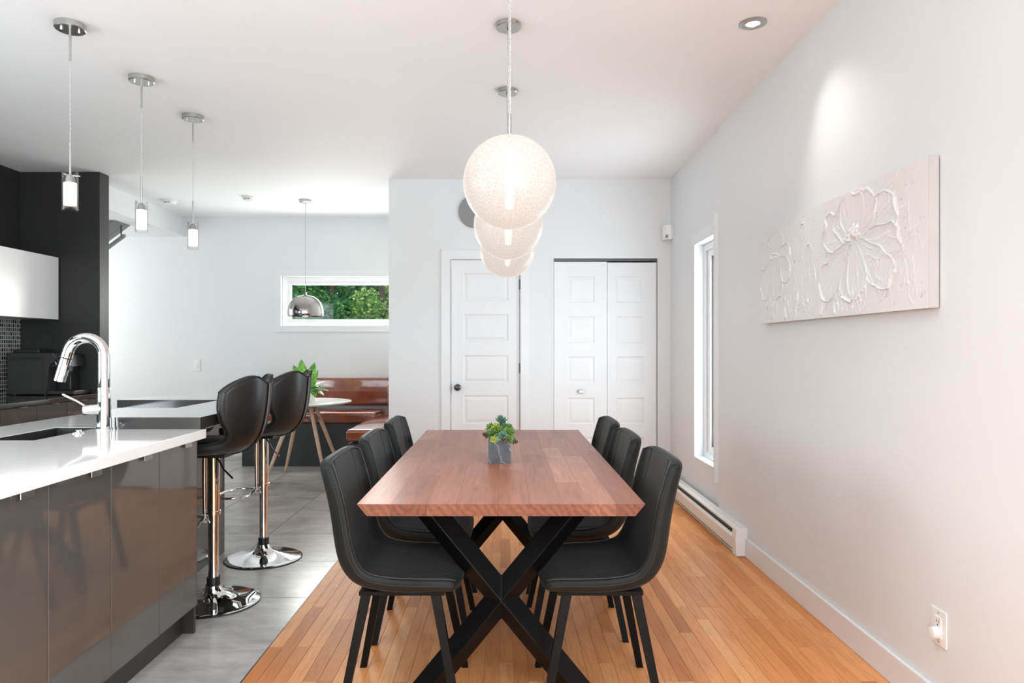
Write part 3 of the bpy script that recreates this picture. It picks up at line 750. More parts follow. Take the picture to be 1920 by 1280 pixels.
# ------------------------------------------------------------------ bar stools
def make_stool():
    root = thing('bar_stool', 'x', 'bar stool')
    keys = [(0.262, 1.125, 0.214, 0.10, 0.030), (0.258, 1.06, 0.226, 0.118, 0.034), (0.250, 0.98, 0.230, 0.125, 0.036), (0.236, 0.90, 0.218, 0.110, 0.038),
            (0.212, 0.83, 0.195, 0.080, 0.040), (0.165, 0.780, 0.180, 0.055, 0.042), (0.10, 0.760, 0.180, 0.035, 0.044), (0.0, 0.757, 0.196, 0.022, 0.046),
            (-0.10, 0.764, 0.200, 0.012, 0.046), (-0.18, 0.770, 0.188, 0.004, 0.044), (-0.215, 0.760, 0.165, 0.0, 0.036)]
    def us(a):
        a = abs(a); return 0.050 * (0.5 + 0.5 * math.cos(min(a / 0.62, 1) * math.pi)) + 0.135 * (1 - math.sqrt(1 - min(0.985, max(0, (a - 0.42) / 0.58)) ** 2))
    sh = Shell(keys, us, lambda a: 1 - 0.05 * abs(a) ** 4)
    if sh.frame(0.2)[0] > 0: sh.sign = -1
    build('shell', sh.mesh(30, 22), 'stool_leather', root, smooth=True, angle=180, subsurf=1)
    for sd in (1, -1):
        build('piping', MB().tube(sh.edge_loop(sd), 0.0042, 6), 'stitch', root, smooth=True, angle=180)
    sp = MB()
    a0 = 0.06; n = 40; g = []
    for k in range(n + 1):
        u = 0.005 + 0.60 * k / n
        row = []
        for a in (-a0, -a0 / 2, 0, a0 / 2, a0):
            p = sh.pt(u, a, -1); uu = us(a) + (1 - us(a)) * u; nx, nz = sh.frame(uu); row.append((p[0] - nx * 0.004, p[1], p[2] - nz * 0.004))
        g.append(row)
    for k in range(n):
        for q in range(4): sp.add([g[k][q], g[k][q + 1], g[k + 1][q + 1], g[k + 1][q]], [(0, 1, 2, 3)])
    build('spine_strip', sp, 'stool_edge', root, smooth=True, angle=180, weld=True)
    for a in (-a0, a0): build('seam', MB().tube(sh.line(a, -1, 40, 0.0, 0.6, 0.0035), 0.0026, 6), 'stitch', root, smooth=True, angle=180)
    cu = MB().rbox(-0.195, 0.135, -0.150, 0.150, 0.770, 0.806, 0.017, 4)
    build('cushion', cu, 'stool_leather', root, smooth=True, angle=180)
    build('swivel_plate', MB().rbox(-0.09, 0.09, -0.08, 0.08, 0.722, 0.742, 0.004), 'black_plastic', root)
    build('pole', MB().lathe([(0.030, 0.725), (0.030, 0.452), (0.035, 0.450), (0.035, 0.434), (0.025, 0.432), (0.025, 0.12)], seg=28), 'chrome', root, smooth=True)
    build('collar', MB().lathe([(0.031, 0.126), (0.031, 0.090), (0.036, 0.088), (0.036, 0.074)], seg=28), 'black_plastic', root, smooth=True)
    prof = [(0.0, 0.086), (0.036, 0.086), (0.040, 0.072), (0.046, 0.060), (0.060, 0.048), (0.085, 0.036), (0.12, 0.026), (0.16, 0.018), (0.20, 0.012), (0.217, 0.009), (0.222, 0.005)]
    b = build('base', MB().lathe(prof, seg=72), 'chrome', root, smooth=True, angle=60)
    build('rubber_rim', MB().lathe([(0.222, 0.006), (0.2245, 0.004), (0.2245, 0.0002), (0.0, 0.0002)], seg=72), 'black_plastic', b, smooth=True)
    ft = MB().tube([(-0.045, 0, 0.72), (-0.046, 0, 0.60), (-0.043, 0, 0.42)], [0.011, 0.011, 0.010], 12)
    fo = build('footrest', ft, 'chrome', root, smooth=True)
    lp = []
    for k in range(25):
        t = -math.pi * 0.9 + 2 * math.pi * 0.9 * k / 24 + math.pi
        lp.append((-0.155 + 0.10 * math.cos(t), 0.15 * math.sin(t), 0.385))
    lp = [(-0.043, 0.0, 0.42), (-0.06, 0.02, 0.395)] + lp + [(-0.06, -0.02, 0.395), (-0.043, 0.0, 0.42)]
    build('foot_loop', MB().tube(lp, 0.008, 10), 'chrome', fo, smooth=True, angle=180)
    build('lever', MB().tube([(0.02, -0.02, 0.722), (0.05, -0.045, 0.70), (0.075, -0.06, 0.665), (0.13, -0.085, 0.625)], 0.0045, 8), 'chrome', root, smooth=True)
    return root
stool = make_stool()
for k, (x, y, a, lab) in enumerate([(-1.440, 3.43, 0, 'black winged bar stool on a chrome trumpet base, nearer to the viewer'), (-1.440, 4.145, -4, 'black winged bar stool on a chrome trumpet base, nearer to the nook bench')]):
    c = stool if k == 0 else copy_tree(stool)
    c.location = (x, y, 0); c.rotation_euler = (0, 0, R(a)); tag(c, lab, 'bar stool', 'bar stools at the breakfast bar')
# ------------------------------------------------------------------ kitchen island
IX = -1.36; IZ = 0.893; YE = 3.065
seams = [1.07, 1.402, 1.733, 2.065, 2.397, 2.733, YE]
isl = ['left of frame', 'at the left edge of the picture', 'second of the island from the left edge', 'third of the island from the left edge', 'fourth of the island, beside the last', 'at the bar end, before the stools']
for k in range(6):
    y0, y1 = seams[k], seams[k + 1]
    if k == 0: continue
    cb = thing('base_cabinet', 'gloss taupe island cabinet with flat door, ' + isl[k], 'cabinet', (-1.83, (y0 + y1) / 2, 0), 'island cabinets facing the dining table')
    if 2.5 < y0 < 3.2 or y0 > 2.39: top = 0.66   # room for the sink bowl
    else: top = 0.66
    build('body', MB().box(-2.30, IX - 0.021, y0 + 0.0008, y1 - 0.0008, 0.118, top), 'carcass', cb)
    build('top_rail', MB().box(IX - 0.09, IX - 0.021, y0 + 0.0008, y1 - 0.0008, top, IZ - 0.041), 'carcass', cb)
    d = build('door', MB().rbox(IX - 0.020, IX, y0 + 0.0018, y1 - 0.0018, 0.120, IZ - 0.046, 0.0015, 1), 'gloss_taupe', cb)
    ym = (y0 + y1) / 2 + 0.06
    build('pull', MB().rbox(IX - 0.006, IX + 0.014, ym - 0.03, ym + 0.03, IZ - 0.046, IZ - 0.0425, 0.001, 1).rbox(IX + 0.010, IX + 0.014, ym - 0.03, ym + 0.03, IZ - 0.062, IZ - 0.044, 0.001, 1), 'nickel', d)
    build('toe_kick', MB().box(IX - 0.070, IX - 0.055, y0 + 0.0004, y1 - 0.0004, 0.0005, 0.117), 'toe', cb)
    if k == 5: build('end_panel', MB().rbox(-1.719, IX, YE + 0.0002, YE + 0.0025, 0.119, IZ - 0.041, 0.0005, 1), 'gloss_taupe', cb)
    if k == 5: build('end_leg', MB().rbox(IX - 0.055, IX - 0.005, YE - 0.02, YE - 0.001, 0.0005, 0.117, 0.001, 1), 'toe', cb)
# bar part of the island, set back for the knees
kn = thing('bar_cabinet', 'gloss taupe bar cabinet behind the stool legs', 'cabinet', (-2.0, 3.66, 0))
build('body', MB().box(-2.30, -1.742, YE + 0.002, 4.24, 0.001, 0.66), 'carcass', kn)
for (a, b) in ((YE + 0.003, 3.66), (3.662, 4.26)):
    build('panel', MB().rbox(-1.741, -1.72, a, b, 0.001, IZ - 0.041, 0.001, 1), 'gloss_taupe', kn)
build('end_panel', MB().rbox(-2.30, -1.7415, 4.242, 4.26, 0.001, IZ - 0.041, 0.001, 1), 'gloss_taupe', kn)
# white worktop with sink cut-out
xs = [-2.325, -2.044, -1.845, -1.744, -1.333]; ys = [0.9, 2.40, 3.16, 3.10001 + 0.2, 4.10]
ys = [0.9, 2.72, 3.10, 3.16, 4.13]
def wt(i, j):
    if i == 1 and j in (1, 2): return False
    if i == 3 and j >= 2: return False
    return True
wto = build('worktop', MB().plate(xs, ys, wt, IZ - 0.040, IZ, 'z'), 'quartz')
bv = wto.modifiers.new('bevel', 'BEVEL'); bv.width = 0.002; bv.segments = 2; bv.limit_method = 'ANGLE'; bv.angle_limit = R(40)
tag(wto, 'glossy white stone worktop of the kitchen island', 'worktop')
sk = thing('sink', 'small black undermount sink in the white worktop', 'sink', (-1.945, 2.94, 0.68))
bowl = MB().plate([-2.0435, -2.040, -1.849, -1.8455], [2.7205, 2.724, 3.156, 3.1595], lambda i, j: not (i == 1 and j == 1), 0.68, IZ - 0.0015, 'z')
build('rim_wall', bowl, 'black_panel', sk)
build('bottom', MB().box(-2.0435, -1.8455, 2.7205, 3.1595, 0.670, 0.680), 'black_panel', sk)
build('drain', MB().lathe([(0.0, 0.684), (0.03, 0.684), (0.04, 0.6805)], (-1.945, 2.94, 0), 24), 'chrome', sk, smooth=True)
# faucet
fx, fy = -1.776, 3.075
fa = thing('kitchen_faucet', 'chrome gooseneck kitchen faucet with pull-down spray head', 'faucet', (fx, fy, IZ))
build('base', MB().lathe([(0.034, 0.0), (0.034, 0.006), (0.031, 0.008), (0.027, 0.12), (0.027, 0.185), (0.0255, 0.187)], (fx, fy, IZ), 32), 'chrome', fa, smooth=True)
arc = [(fx, fy, IZ + 0.186), (fx, fy, IZ + 0.25), (fx, fy, IZ + 0.325)]
ra = 0.081
for k in range(1, 21):
    t = math.pi * k / 20 * 0.93
    arc.append((fx - ra + ra * math.cos(t), fy, IZ + 0.325 + ra * math.sin(t)))
ex, ey, ez = arc[-1]; px_, _, pz_ = arc[-2]
dx, dz = ex - px_, ez - pz_; l_ = math.hypot(dx, dz); dx /= l_; dz /= l_
arc += [(ex + dx * 0.025, fy, ez + dz * 0.025)]
build('spout', MB().tube(arc, [0.0245] * 3 + [0.0235] * (len(arc) - 3), 20), 'chrome', fa, smooth=True, angle=60)
hx, hz = ex + dx * 0.027, ez + dz * 0.027
sp_ = build('spray_head', MB().tube([(hx, fy, hz), (hx + dx * 0.05, fy, hz + dz * 0.05), (hx + dx * 0.105, fy, hz + dz * 0.105)], [0.0225, 0.0235, 0.0235], 20), 'chrome', fa, smooth=True, angle=60)
build('ring', MB().tube([(hx - dx * 0.004, fy, hz - dz * 0.004), (hx + dx * 0.001, fy, hz + dz * 0.001)], 0.0245, 20), 'black_plastic', sp_, smooth=True)
build('button', MB().rbox(hx + 0.012, hx + 0.027, fy - 0.008, fy + 0.008, hz - 0.058, hz - 0.034, 0.004), 'black_plastic', sp_)
hl = build('handle', MB().tube([(fx + 0.005, fy - 0.002, IZ + 0.095), (fx - 0.028, fy - 0.016, IZ + 0.092), (fx - 0.072, fy - 0.030, IZ + 0.088)], 0.0225, 20), 'chrome', fa, smooth=True, angle=60)
build('lever', MB().tube([(fx - 0.060, fy - 0.026, IZ + 0.100), (fx - 0.10, fy - 0.034, IZ + 0.128), (fx - 0.155, fy - 0.046, IZ + 0.160)], [0.006, 0.0055, 0.0048], 10), 'chrome', hl, smooth=True)
tag(build('disposal_button', MB().lathe([(0.022, 0.0002), (0.022, 0.004), (0.013, 0.006), (0.013, 0.013), (0.011, 0.015), (0.0, 0.015)], (-1.812, 2.945, IZ), 24), 'chrome', smooth=True), 'small round chrome push button on the white worktop', 'button')
# black bar slab lying over the end of the worktop
poly = [(-1.743, 3.10), (-1.36, 3.10), (-1.36, 4.54), (-2.32, 4.54), (-2.32, 4.15), (-1.70, 4.15), (-1.70, 3.60), (-2.01, 3.60)]
bar = build('breakfast_bar', MB().prism(poly, IZ + 0.0005, IZ + 0.052, 'z'), 'black_counter')
tag(bar, 'thick black U-shaped breakfast bar top on the island end', 'breakfast bar')

# ------------------------------------------------------------------ kitchen wall run
BX = -3.474
bs = [3.66, 4.02, 4.38, 4.755, 5.12, 5.48, 5.84]
names = ['', '', 'at the left edge of the picture', 'under the coffee machine', 'below the coffee machine spout', 'next to the black end panel']
for k in range(2, 6):
    y0, y1 = bs[k], bs[k + 1]
    cb = thing('base_cabinet', 'gloss taupe back-run drawer cabinet ' + names[k], 'cabinet', (-3.8, (y0 + y1) / 2, 0), 'drawer cabinets along the kitchen wall')
    build('body', MB().box(XK + 0.01, BX - 0.001, y0 + 0.001, y1 - 0.001, 0.1, 0.838), 'carcass', cb)
    for (a, b) in ((0.10, 0.46), (0.464, 0.828)):
        d = build('drawer', MB().rbox(BX, BX + 0.019, y0 + 0.002, y1 - 0.002, a, b, 0.0015, 1), 'gloss_taupe', cb)
        ym = (y0 + y1) / 2 + 0.03
        build('pull', MB().rbox(BX + 0.005, BX + 0.032, ym - 0.035, ym + 0.035, b + 0.0005, b + 0.004, 0.001, 1), 'nickel', d)
    build('toe_kick', MB().box(BX - 0.06, BX - 0.045, y0 + 0.001, y1 - 0.001, 0.0005, 0.099), 'toe', cb)
build('filler', MB().box(XK + 0.01, BX - 0.002, 5.842, 5.948, 0.0005, 0.838), 'carcass', bpy.data.objects['wall_kitchen_end'])
ct = build('kitchen_counter', MB().rbox(XK + 0.0085, BX + 0.022, 3.6, 5.9485, 0.8385, 0.8685, 0.002, 1), 'black_counter')
tag(ct, 'black laminate counter along the kitchen wall', 'counter')
# wall cabinets
wc_l = ['gloss white wall cabinet at the left edge above the mosaic', 'gloss white wall cabinet against the black end panel']
for k, (a, b) in enumerate(((4.54, 5.238), (5.2385, 5.936))):
    wc = thing('wall_cabinet', wc_l[k], 'wall cabinet', (-4.0, (a + b) / 2, 1.503), 'white wall cabinets of the kitchen')
    build('body', MB().box(XK + 0.001, -3.839, a + 0.0005, b - 0.0005, 1.503, 2.028), 'gloss_white', wc)
    d = build('door', MB().rbox(-3.838, -3.818, a + 0.001, b - 0.001, 1.500, 2.030, 0.001, 1), 'gloss_white', wc)
    build('pull', MB().rbox(-3.835, -3.808, (a + b) / 2 - 0.03, (a + b) / 2 + 0.03, 1.4965, 1.4995, 0.0008, 1), 'nickel', d)
# coffee machine, side towards the viewer, spout towards the room
cm = thing('coffee_machine', 'black bean-to-cup coffee machine on the kitchen counter', 'coffee machine', (-3.85, 5.80, 0.869))
pr = [(-4.09, 0.877), (-3.78, 0.877), (-3.765, 0.90), (-3.745, 1.10), (-3.725, 1.13), (-3.69, 1.145), (-3.72, 1.215), (-4.08, 1.215), (-4.09, 1.20)]
build('body', MB().prism(pr, 5.70, 5.93, 'y'), 'machine', cm)
build('side_panel', MB().prism([(-4.075, 0.89), (-3.80, 0.89), (-3.79, 1.19), (-4.07, 1.19)], 5.696, 5.702, 'y'), 'machine', cm)
build('vent_grille', MB().box(-4.06, -3.80, 5.6945, 5.697, 1.155, 1.185), 'black_plastic', cm)
hd = build('brew_head', MB().prism([(-3.74, 1.10), (-3.585, 1.105), (-3.60, 1.20), (-3.645, 1.212), (-3.72, 1.2145)], 5.715, 5.93, 'y'), 'black_plastic', cm)
build('chrome_edge', MB().prism([(-3.725, 1.213), (-3.715, 1.2135), (-3.683, 1.12), (-3.69, 1.115)], 5.705, 5.7145, 'y'), 'chrome', hd)
for k in range(4): build('key', MB().rbox(-3.66 + 0.018 * k, -3.652 + 0.018 * k, 5.7125, 5.7155, 1.165 + 0.004 * (k % 2), 1.173 + 0.004 * (k % 2), 0.001, 1), 'plastic', hd)
build('spout', MB().rbox(-3.705, -3.675, 5.75, 5.80, 0.99, 1.10, 0.006), 'nickel', cm)
build('spout', MB().rbox(-3.665, -3.62, 5.75, 5.80, 1.02, 1.10, 0.006), 'black_plastic', cm)
build('back_column', MB().rbox(-3.76, -3.64, 5.82, 5.93, 0.90, 1.11, 0.008), 'black_plastic', cm)
build('drip_tray', MB().rbox(-3.79, -3.545, 5.715, 5.925, 0.872, 0.903, 0.006), 'machine', cm)
build('bean_lid', MB().rbox(-4.06, -3.85, 5.73, 5.90, 1.2155, 1.245, 0.006), 'black_plastic', cm)
for q in (-4.05, -3.80): build('foot', MB().cyl((q, 5.74, 0.8688), (q, 5.74, 0.877), 0.012), 'black_plastic', cm)

# ------------------------------------------------------------------ nook: bench, round table, plant, pendant
# corner bench
bn = thing('corner_bench', 'brown leather corner bench on a dark grey base under the window', 'bench', (-1.9, 7.7, 0))
build('base', MB().box(-2.79, -1.34, 7.37, YF - 0.001, 0.0005, 0.455), 'grey_panel', bn)
arm = build('arm_base', MB().box(-1.335, -1.04, 5.90, 7.70, 0.0005, 0.440), 'grey_panel', bn)
build('drawer_front', MB().rbox(-1.327, -1.045, 5.888, 5.8995, 0.285, 0.432, 0.002, 1), 'grey_panel', arm)
build('drawer_front', MB().rbox(-1.327, -1.045, 5.888, 5.8995, 0.02, 0.279, 0.002, 1), 'grey_panel', arm)
build('seat_cushion', MB().rbox(-2.79, -1.355, 7.35, 7.96, 0.457, 0.573, 0.028, 4), 'cognac', bn, smooth=True, angle=180)
build('seat_cushion', MB().rbox(-1.35, -1.042, 5.885, 7.95, 0.462, 0.562, 0.028, 4), 'cognac', bn, smooth=True, angle=180)
build('backrest', MB().rbox(-2.72, -1.105, 7.94, YF - 0.001, 0.60, 0.917, 0.03, 4), 'cognac', bn, smooth=True, angle=180)
build('backrest', MB().rbox(-1.10, -1.0375, 6.50, 7.93, 0.60, 0.925, 0.022, 4), 'cognac', bn, smooth=True, angle=180)
build('end_panel', MB().rbox(-2.90, -2.725, 7.90, YF - 0.001, 0.0005, 0.917, 0.003, 1), 'grey_panel', bn)
# round table
RX, RY = -1.945, 6.75
rt_ = thing('round_table', 'round white table on four slanted beech legs in the nook', 'table', (RX, RY, 0))
build('tabletop', MB().lathe([(0.0, 0.712), (0.40, 0.714), (0.438, 0.722), (0.448, 0.733), (0.446, 0.740), (0.438, 0.742), (0.0, 0.742)], (RX, RY, 0), 64), 'white_gloss', rt_, smooth=True)
for sx in (-1, 1):
    for sy in (-1, 1):
        t_ = (RX + sx * 0.075, RY + sy * 0.075, 0.700); f_ = (RX + sx * 0.285, RY + sy * 0.305, 0.004)
        lg = build('leg', MB().tube([f_, tuple(a * 0.55 + b * 0.45 for a, b in zip(f_, t_)), t_], [0.012, 0.019, 0.019], 14), 'beech', rt_, smooth=True)
        build('bracket', MB().tube([(t_[0], t_[1], 0.69), (t_[0] - sx * 0.02, t_[1] - sy * 0.02, 0.713)], 0.011, 8), 'black_metal', lg)
br = MB()
def legp(sx, sy, t): return (RX + sx * (0.075 + 0.21 * t), RY + sy * (0.075 + 0.23 * t), 0.70 - 0.70 * t)
for a, b in (((-1, -1), (1, -1)), ((1, -1), (1, 1)), ((1, 1), (-1, 1)), ((-1, 1), (-1, -1))):
    br.tube([legp(*a, 0.02), legp(*b, 0.24)], 0.0032, 6); br.tube([legp(*a, 0.24), legp(*b, 0.02)], 0.0032, 6)
build('cross_wire', br, 'black_metal', rt_)
# potted plant on it
PX, PY, PZ = -1.905, 6.72, 0.7425
pp = thing('potted_plant', 'leafy green houseplant in a white pot on the round table', 'plant', (PX, PY, PZ))
build('pot', MB().lathe([(0.0, 0.0), (0.055, 0.0), (0.066, 0.105), (0.060, 0.105), (0.055, 0.09), (0.0, 0.09)], (PX + 0.01, PY, PZ), 32), 'white_gloss', pp, smooth=True)
def leaf_mesh(base, d, up, length, width, bend=0.25, n=8, th=0.002):
    d = Vector(d).normalized(); up = Vector(up); side = d.cross(up).normalized(); up = side.cross(d).normalized()
    mb = MB(); rows = []
    for k in range(n + 1):
        t = k / n; wd = width * (math.sin(math.pi * min(1, t * 0.97 + 0.03)) ** 0.75) * (1 - 0.25 * t)
        c = Vector(base) + d * (length * t) - up * (bend * length * t * t)
        rows.append([c - side * wd / 2 + up * wd * 0.18, c, c + side * wd / 2 + up * wd * 0.18])
    for r_ in rows: mb.v += [tuple(p) for p in r_]
    m0 = len(mb.v)
    for r_ in rows: mb.v += [tuple(p - up * th) for p in r_]
    for k in range(n):
        for q in (0, 1):
            mb.f.append((3 * k + q, 3 * k + q + 1, 3 * k + q + 4, 3 * k + q + 3)); mb.f.append((m0 + 3 * k + q, m0 + 3 * k + 3 + q, m0 + 3 * k + q + 4, m0 + 3 * k + q + 1))
        mb.f.append((3 * k, 3 * k + 3, m0 + 3 * k + 3, m0 + 3 * k)); mb.f.append((3 * k + 2, m0 + 3 * k + 2, m0 + 3 * k + 5, 3 * k + 5))
    return mb
lv = [((-0.03, -0.02, 0.10), (-0.35, -0.2, 1.0), 0.27, 0.12, 0.10, 'leaf_lime'), ((0.03, -0.03, 0.10), (0.35, -0.3, 1.0), 0.22, 0.11, 0.15, 'leaf_lime'), ((0.03, -0.03, 0.09), (0.9, -0.3, 0.5), 0.19, 0.10, 0.45, 'leaf_pale'), ((0.02, -0.04, 0.10), (0.55, -0.6, 0.6), 0.18, 0.10, 0.4, 'leaf_lime'), ((-0.02, -0.03, 0.10), (-0.10, -0.1, 1.0), 0.31, 0.13, 0.05, 'leaf_lime'), ((0.02, -0.02, 0.10), (0.16, -0.05, 1.0), 0.28, 0.12, 0.08, 'leaf_lime'), ((0.0, 0.02, 0.10), (0.0, 0.3, 1.0), 0.25, 0.11, 0.05, 'leaf_lime'),
      ((-0.03, 0.0, 0.09), (-0.9, -0.1, 1.1), 0.21, 0.09, 0.2, 'leaf_pale'), ((0.03, 0.0, 0.09), (0.95, -0.1, 0.75), 0.20, 0.09, 0.35, 'leaf_pale'), ((0.03, -0.02, 0.09), (0.8, -0.5, 0.3), 0.17, 0.09, 0.5, 'leaf_pale'),
      ((0.04, -0.03, 0.09), (0.45, -0.8, 0.25), 0.14, 0.085, 0.6, 'leaf_lime'), ((-0.03, -0.03, 0.09), (-0.5, -0.8, 0.3), 0.15, 0.085, 0.5, 'leaf_pale'), ((0.0, -0.04, 0.09), (0.1, -0.9, 0.35), 0.15, 0.085, 0.5, 'leaf_lime'), ((0.0, 0.03, 0.09), (0.6, 0.6, 0.8), 0.2, 0.09, 0.3, 'leaf_pale')]
for b_, d_, ln, wd, bd, mt in lv:
    build('leaf', leaf_mesh((PX + b_[0], PY + b_[1], PZ + b_[2]), d_, (0, -0.6, 0.6) if d_[2] > 0.9 else (0, 0, 1), ln, wd, bd), mt, pp, smooth=True, angle=180)
# dome pendant
NX, NY = -2.036, 7.09
dp = thing('dome_pendant', 'smoked chrome dome pendant hanging before the nook window', 'pendant lamp', (NX, NY, CZ))
build('canopy', MB().lathe([(0.062, CZ - 0.0003), (0.062, CZ - 0.022), (0.058, CZ - 0.025), (0.0, CZ - 0.025)], (NX, NY, 0), 32), 'nickel', dp, smooth=True)
build('cable', MB().cyl((NX, NY, 1.80), (NX, NY, CZ - 0.024), 0.0028, seg=8), 'cord', dp)
dm = [(0.012, 1.825), (0.014, 1.80), (0.04, 1.79)]
for k in range(1, 15):
    t = math.pi / 2 * k / 14; dm.append((0.04 + 0.137 * math.sin(t), 1.62 + 0.17 * math.cos(t)))
dm += [(0.177, 1.60), (0.172, 1.582), (0.169, 1.582), (0.172, 1.602)]
for k in range(13, 0, -1):
    t = math.pi / 2 * k / 14; dm.append((0.036 + 0.134 * math.sin(t), 1.617 + 0.167 * math.cos(t)))
build('shade', MB().lathe(dm, (NX, NY, 0), 56, caps=False), 'smoke_chrome', dp, smooth=True, angle=60)
build('bulb', MB().lathe([(0.0, 1.60), (0.025, 1.61), (0.032, 1.635), (0.025, 1.665), (0.014, 1.69), (0.014, 1.72), (0.0, 1.72)], (NX, NY, 0), 20), 'bulb', dp, smooth=True)

# ------------------------------------------------------------------ pendants over the island
PL = ['nearest of the three slim glass pendants over the island', 'middle one of the three slim glass pendants over the island', 'farthest of the three slim glass pendants over the island']
def make_mini():
    r = thing('glass_pendant', 'x', 'pendant lamp')
    z0 = 1.897 - CZ
    cn = build('canopy', MB().lathe([(0.066, -0.0003), (0.066, -0.024), (0.062, -0.028), (0.0, -0.028)], seg=40), 'nickel', r, smooth=True)
    for a in (0.6, 0.6 + math.pi): build('screw', MB().lathe([(0.0, -0.036), (0.006, -0.036), (0.006, -0.027)], (0.035 * math.cos(a), 0.035 * math.sin(a), 0), 10), 'chrome', cn)
    build('upper_rod', MB().cyl((0, 0, -0.027), (0, 0, -0.172), 0.0052, seg=12), 'nickel', r, smooth=True)
    cb_ = MB()
    for ph in (0, math.pi):
        cb_.tube([(0.0014 * math.cos(ph + q * 0.9), 0.0014 * math.sin(ph + q * 0.9), -0.170 - (0.39 * q / 60)) for q in range(61)], 0.0013, 5)
    build('cable', cb_, 'cord', r)
    build('lower_rod', MB().cyl((0, 0, -0.555), (0, 0, z0 + 0.165), 0.0052, seg=12), 'nickel', r, smooth=True)
    gl = build('glass_sleeve', MB().lathe([(0.0335, z0), (0.0335, z0 + 0.18), (0.0300, z0 + 0.18), (0.0300, z0 + 0.003), (0.0, z0 + 0.003), (0.0, z0), (0.0335, z0)], seg=32, caps=False), 'lamp_glass', r, smooth=True)
    for k in range(3):
        a = 0.3 + k * 2.094; build('pin', MB().cyl((0.012 * math.cos(a), 0.012 * math.sin(a), z0 + 0.163), (0.041 * math.cos(a), 0.041 * math.sin(a), z0 + 0.163), 0.0028, seg=8), 'chrome', gl)
    build('frosted_tube', MB().lathe([(0.0, z0 + 0.025), (0.027, z0 + 0.025), (0.027, z0 + 0.128), (0.0, z0 + 0.128)], seg=28), 'frost_lit', r, smooth=True)
    build('socket', MB().lathe([(0.0, z0 + 0.1285), (0.022, z0 + 0.1285), (0.018, z0 + 0.155), (0.008, z0 + 0.168), (0.0, z0 + 0.168)], seg=20), 'nickel', r, smooth=True)
    return r
mini = make_mini()
for k, y in enumerate((3.24, 3.878, 4.517)):
    c = mini if k == 0 else copy_tree(mini)
    c.location = (-2.03, y, CZ); tag(c, PL[k], 'pendant lamp', 'glass pendants over the island')
# crackled globes over the dining table
GL = ['crackled globe pendant over the table, nearest the viewer', 'crackled globe pendant over the table, middle one', 'crackled globe pendant over the table, farthest and lowest in the picture']
def make_globe():
    r = thing('globe_pendant', 'x', 'pendant lamp')
    zc = 1.829 - CZ; R0 = 0.1615
    cn = build('canopy', MB().lathe([(0.060, -0.0003), (0.060, -0.018), (0.057, -0.021), (0.0, -0.021)], seg=48), 'nickel', r, smooth=True)
    build('screw', MB().cyl((0.040, -0.046, -0.011), (0.036, -0.041, -0.011), 0.004, seg=8), 'dark_steel', cn)
    build('cord_grip', MB().lathe([(0.0, -0.032), (0.005, -0.032), (0.007, -0.0205)], seg=12), 'dark_steel', r)
    cb_ = MB()
    for ph in (0, 2.094, 4.189):
        cb_.tube([(0.0032 * math.cos(ph + q * 0.75), 0.0032 * math.sin(ph + q * 0.75), -0.03 - (2.768 - 2.069 - 0.03) * q / 110) for q in range(111)], 0.0021, 5)
    build('cord', cb_, 'cord', r)
    build('rod', MB().lathe([(0.0, 2.069 - CZ), (0.0055, 2.067 - CZ), (0.0062, 2.05 - CZ), (0.0062, zc + R0 - 0.004), (0.0, zc + R0 - 0.004)], seg=16), 'nickel', r, smooth=True)
    n = 40; pf = [(max(0.0, R0 * math.sin(math.pi * k / n)), zc - R0 * math.cos(math.pi * k / n)) for k in range(n + 1)]
    pf[0] = (0.0005, pf[0][1]); pf[-1] = (0.0005, pf[-1][1])
    build('globe', MB().lathe(pf, seg=72), 'globe', r, smooth=True, angle=180)
    build('bulb', MB().lathe([(0.0, zc - 0.095), (0.014, zc - 0.09), (0.017, zc - 0.05), (0.017, zc + 0.10), (0.010, zc + 0.115), (0.0, zc + 0.115)], seg=20), 'bulb', r, smooth=True)
    return r
gp = make_globe()
for k, y in enumerate((2.41, 3.24, 4.07)):
    c = gp if k == 0 else copy_tree(gp)
    c.location = (0.0175, y, CZ); tag(c, GL[k], 'pendant lamp', 'globe pendants over the dining table')
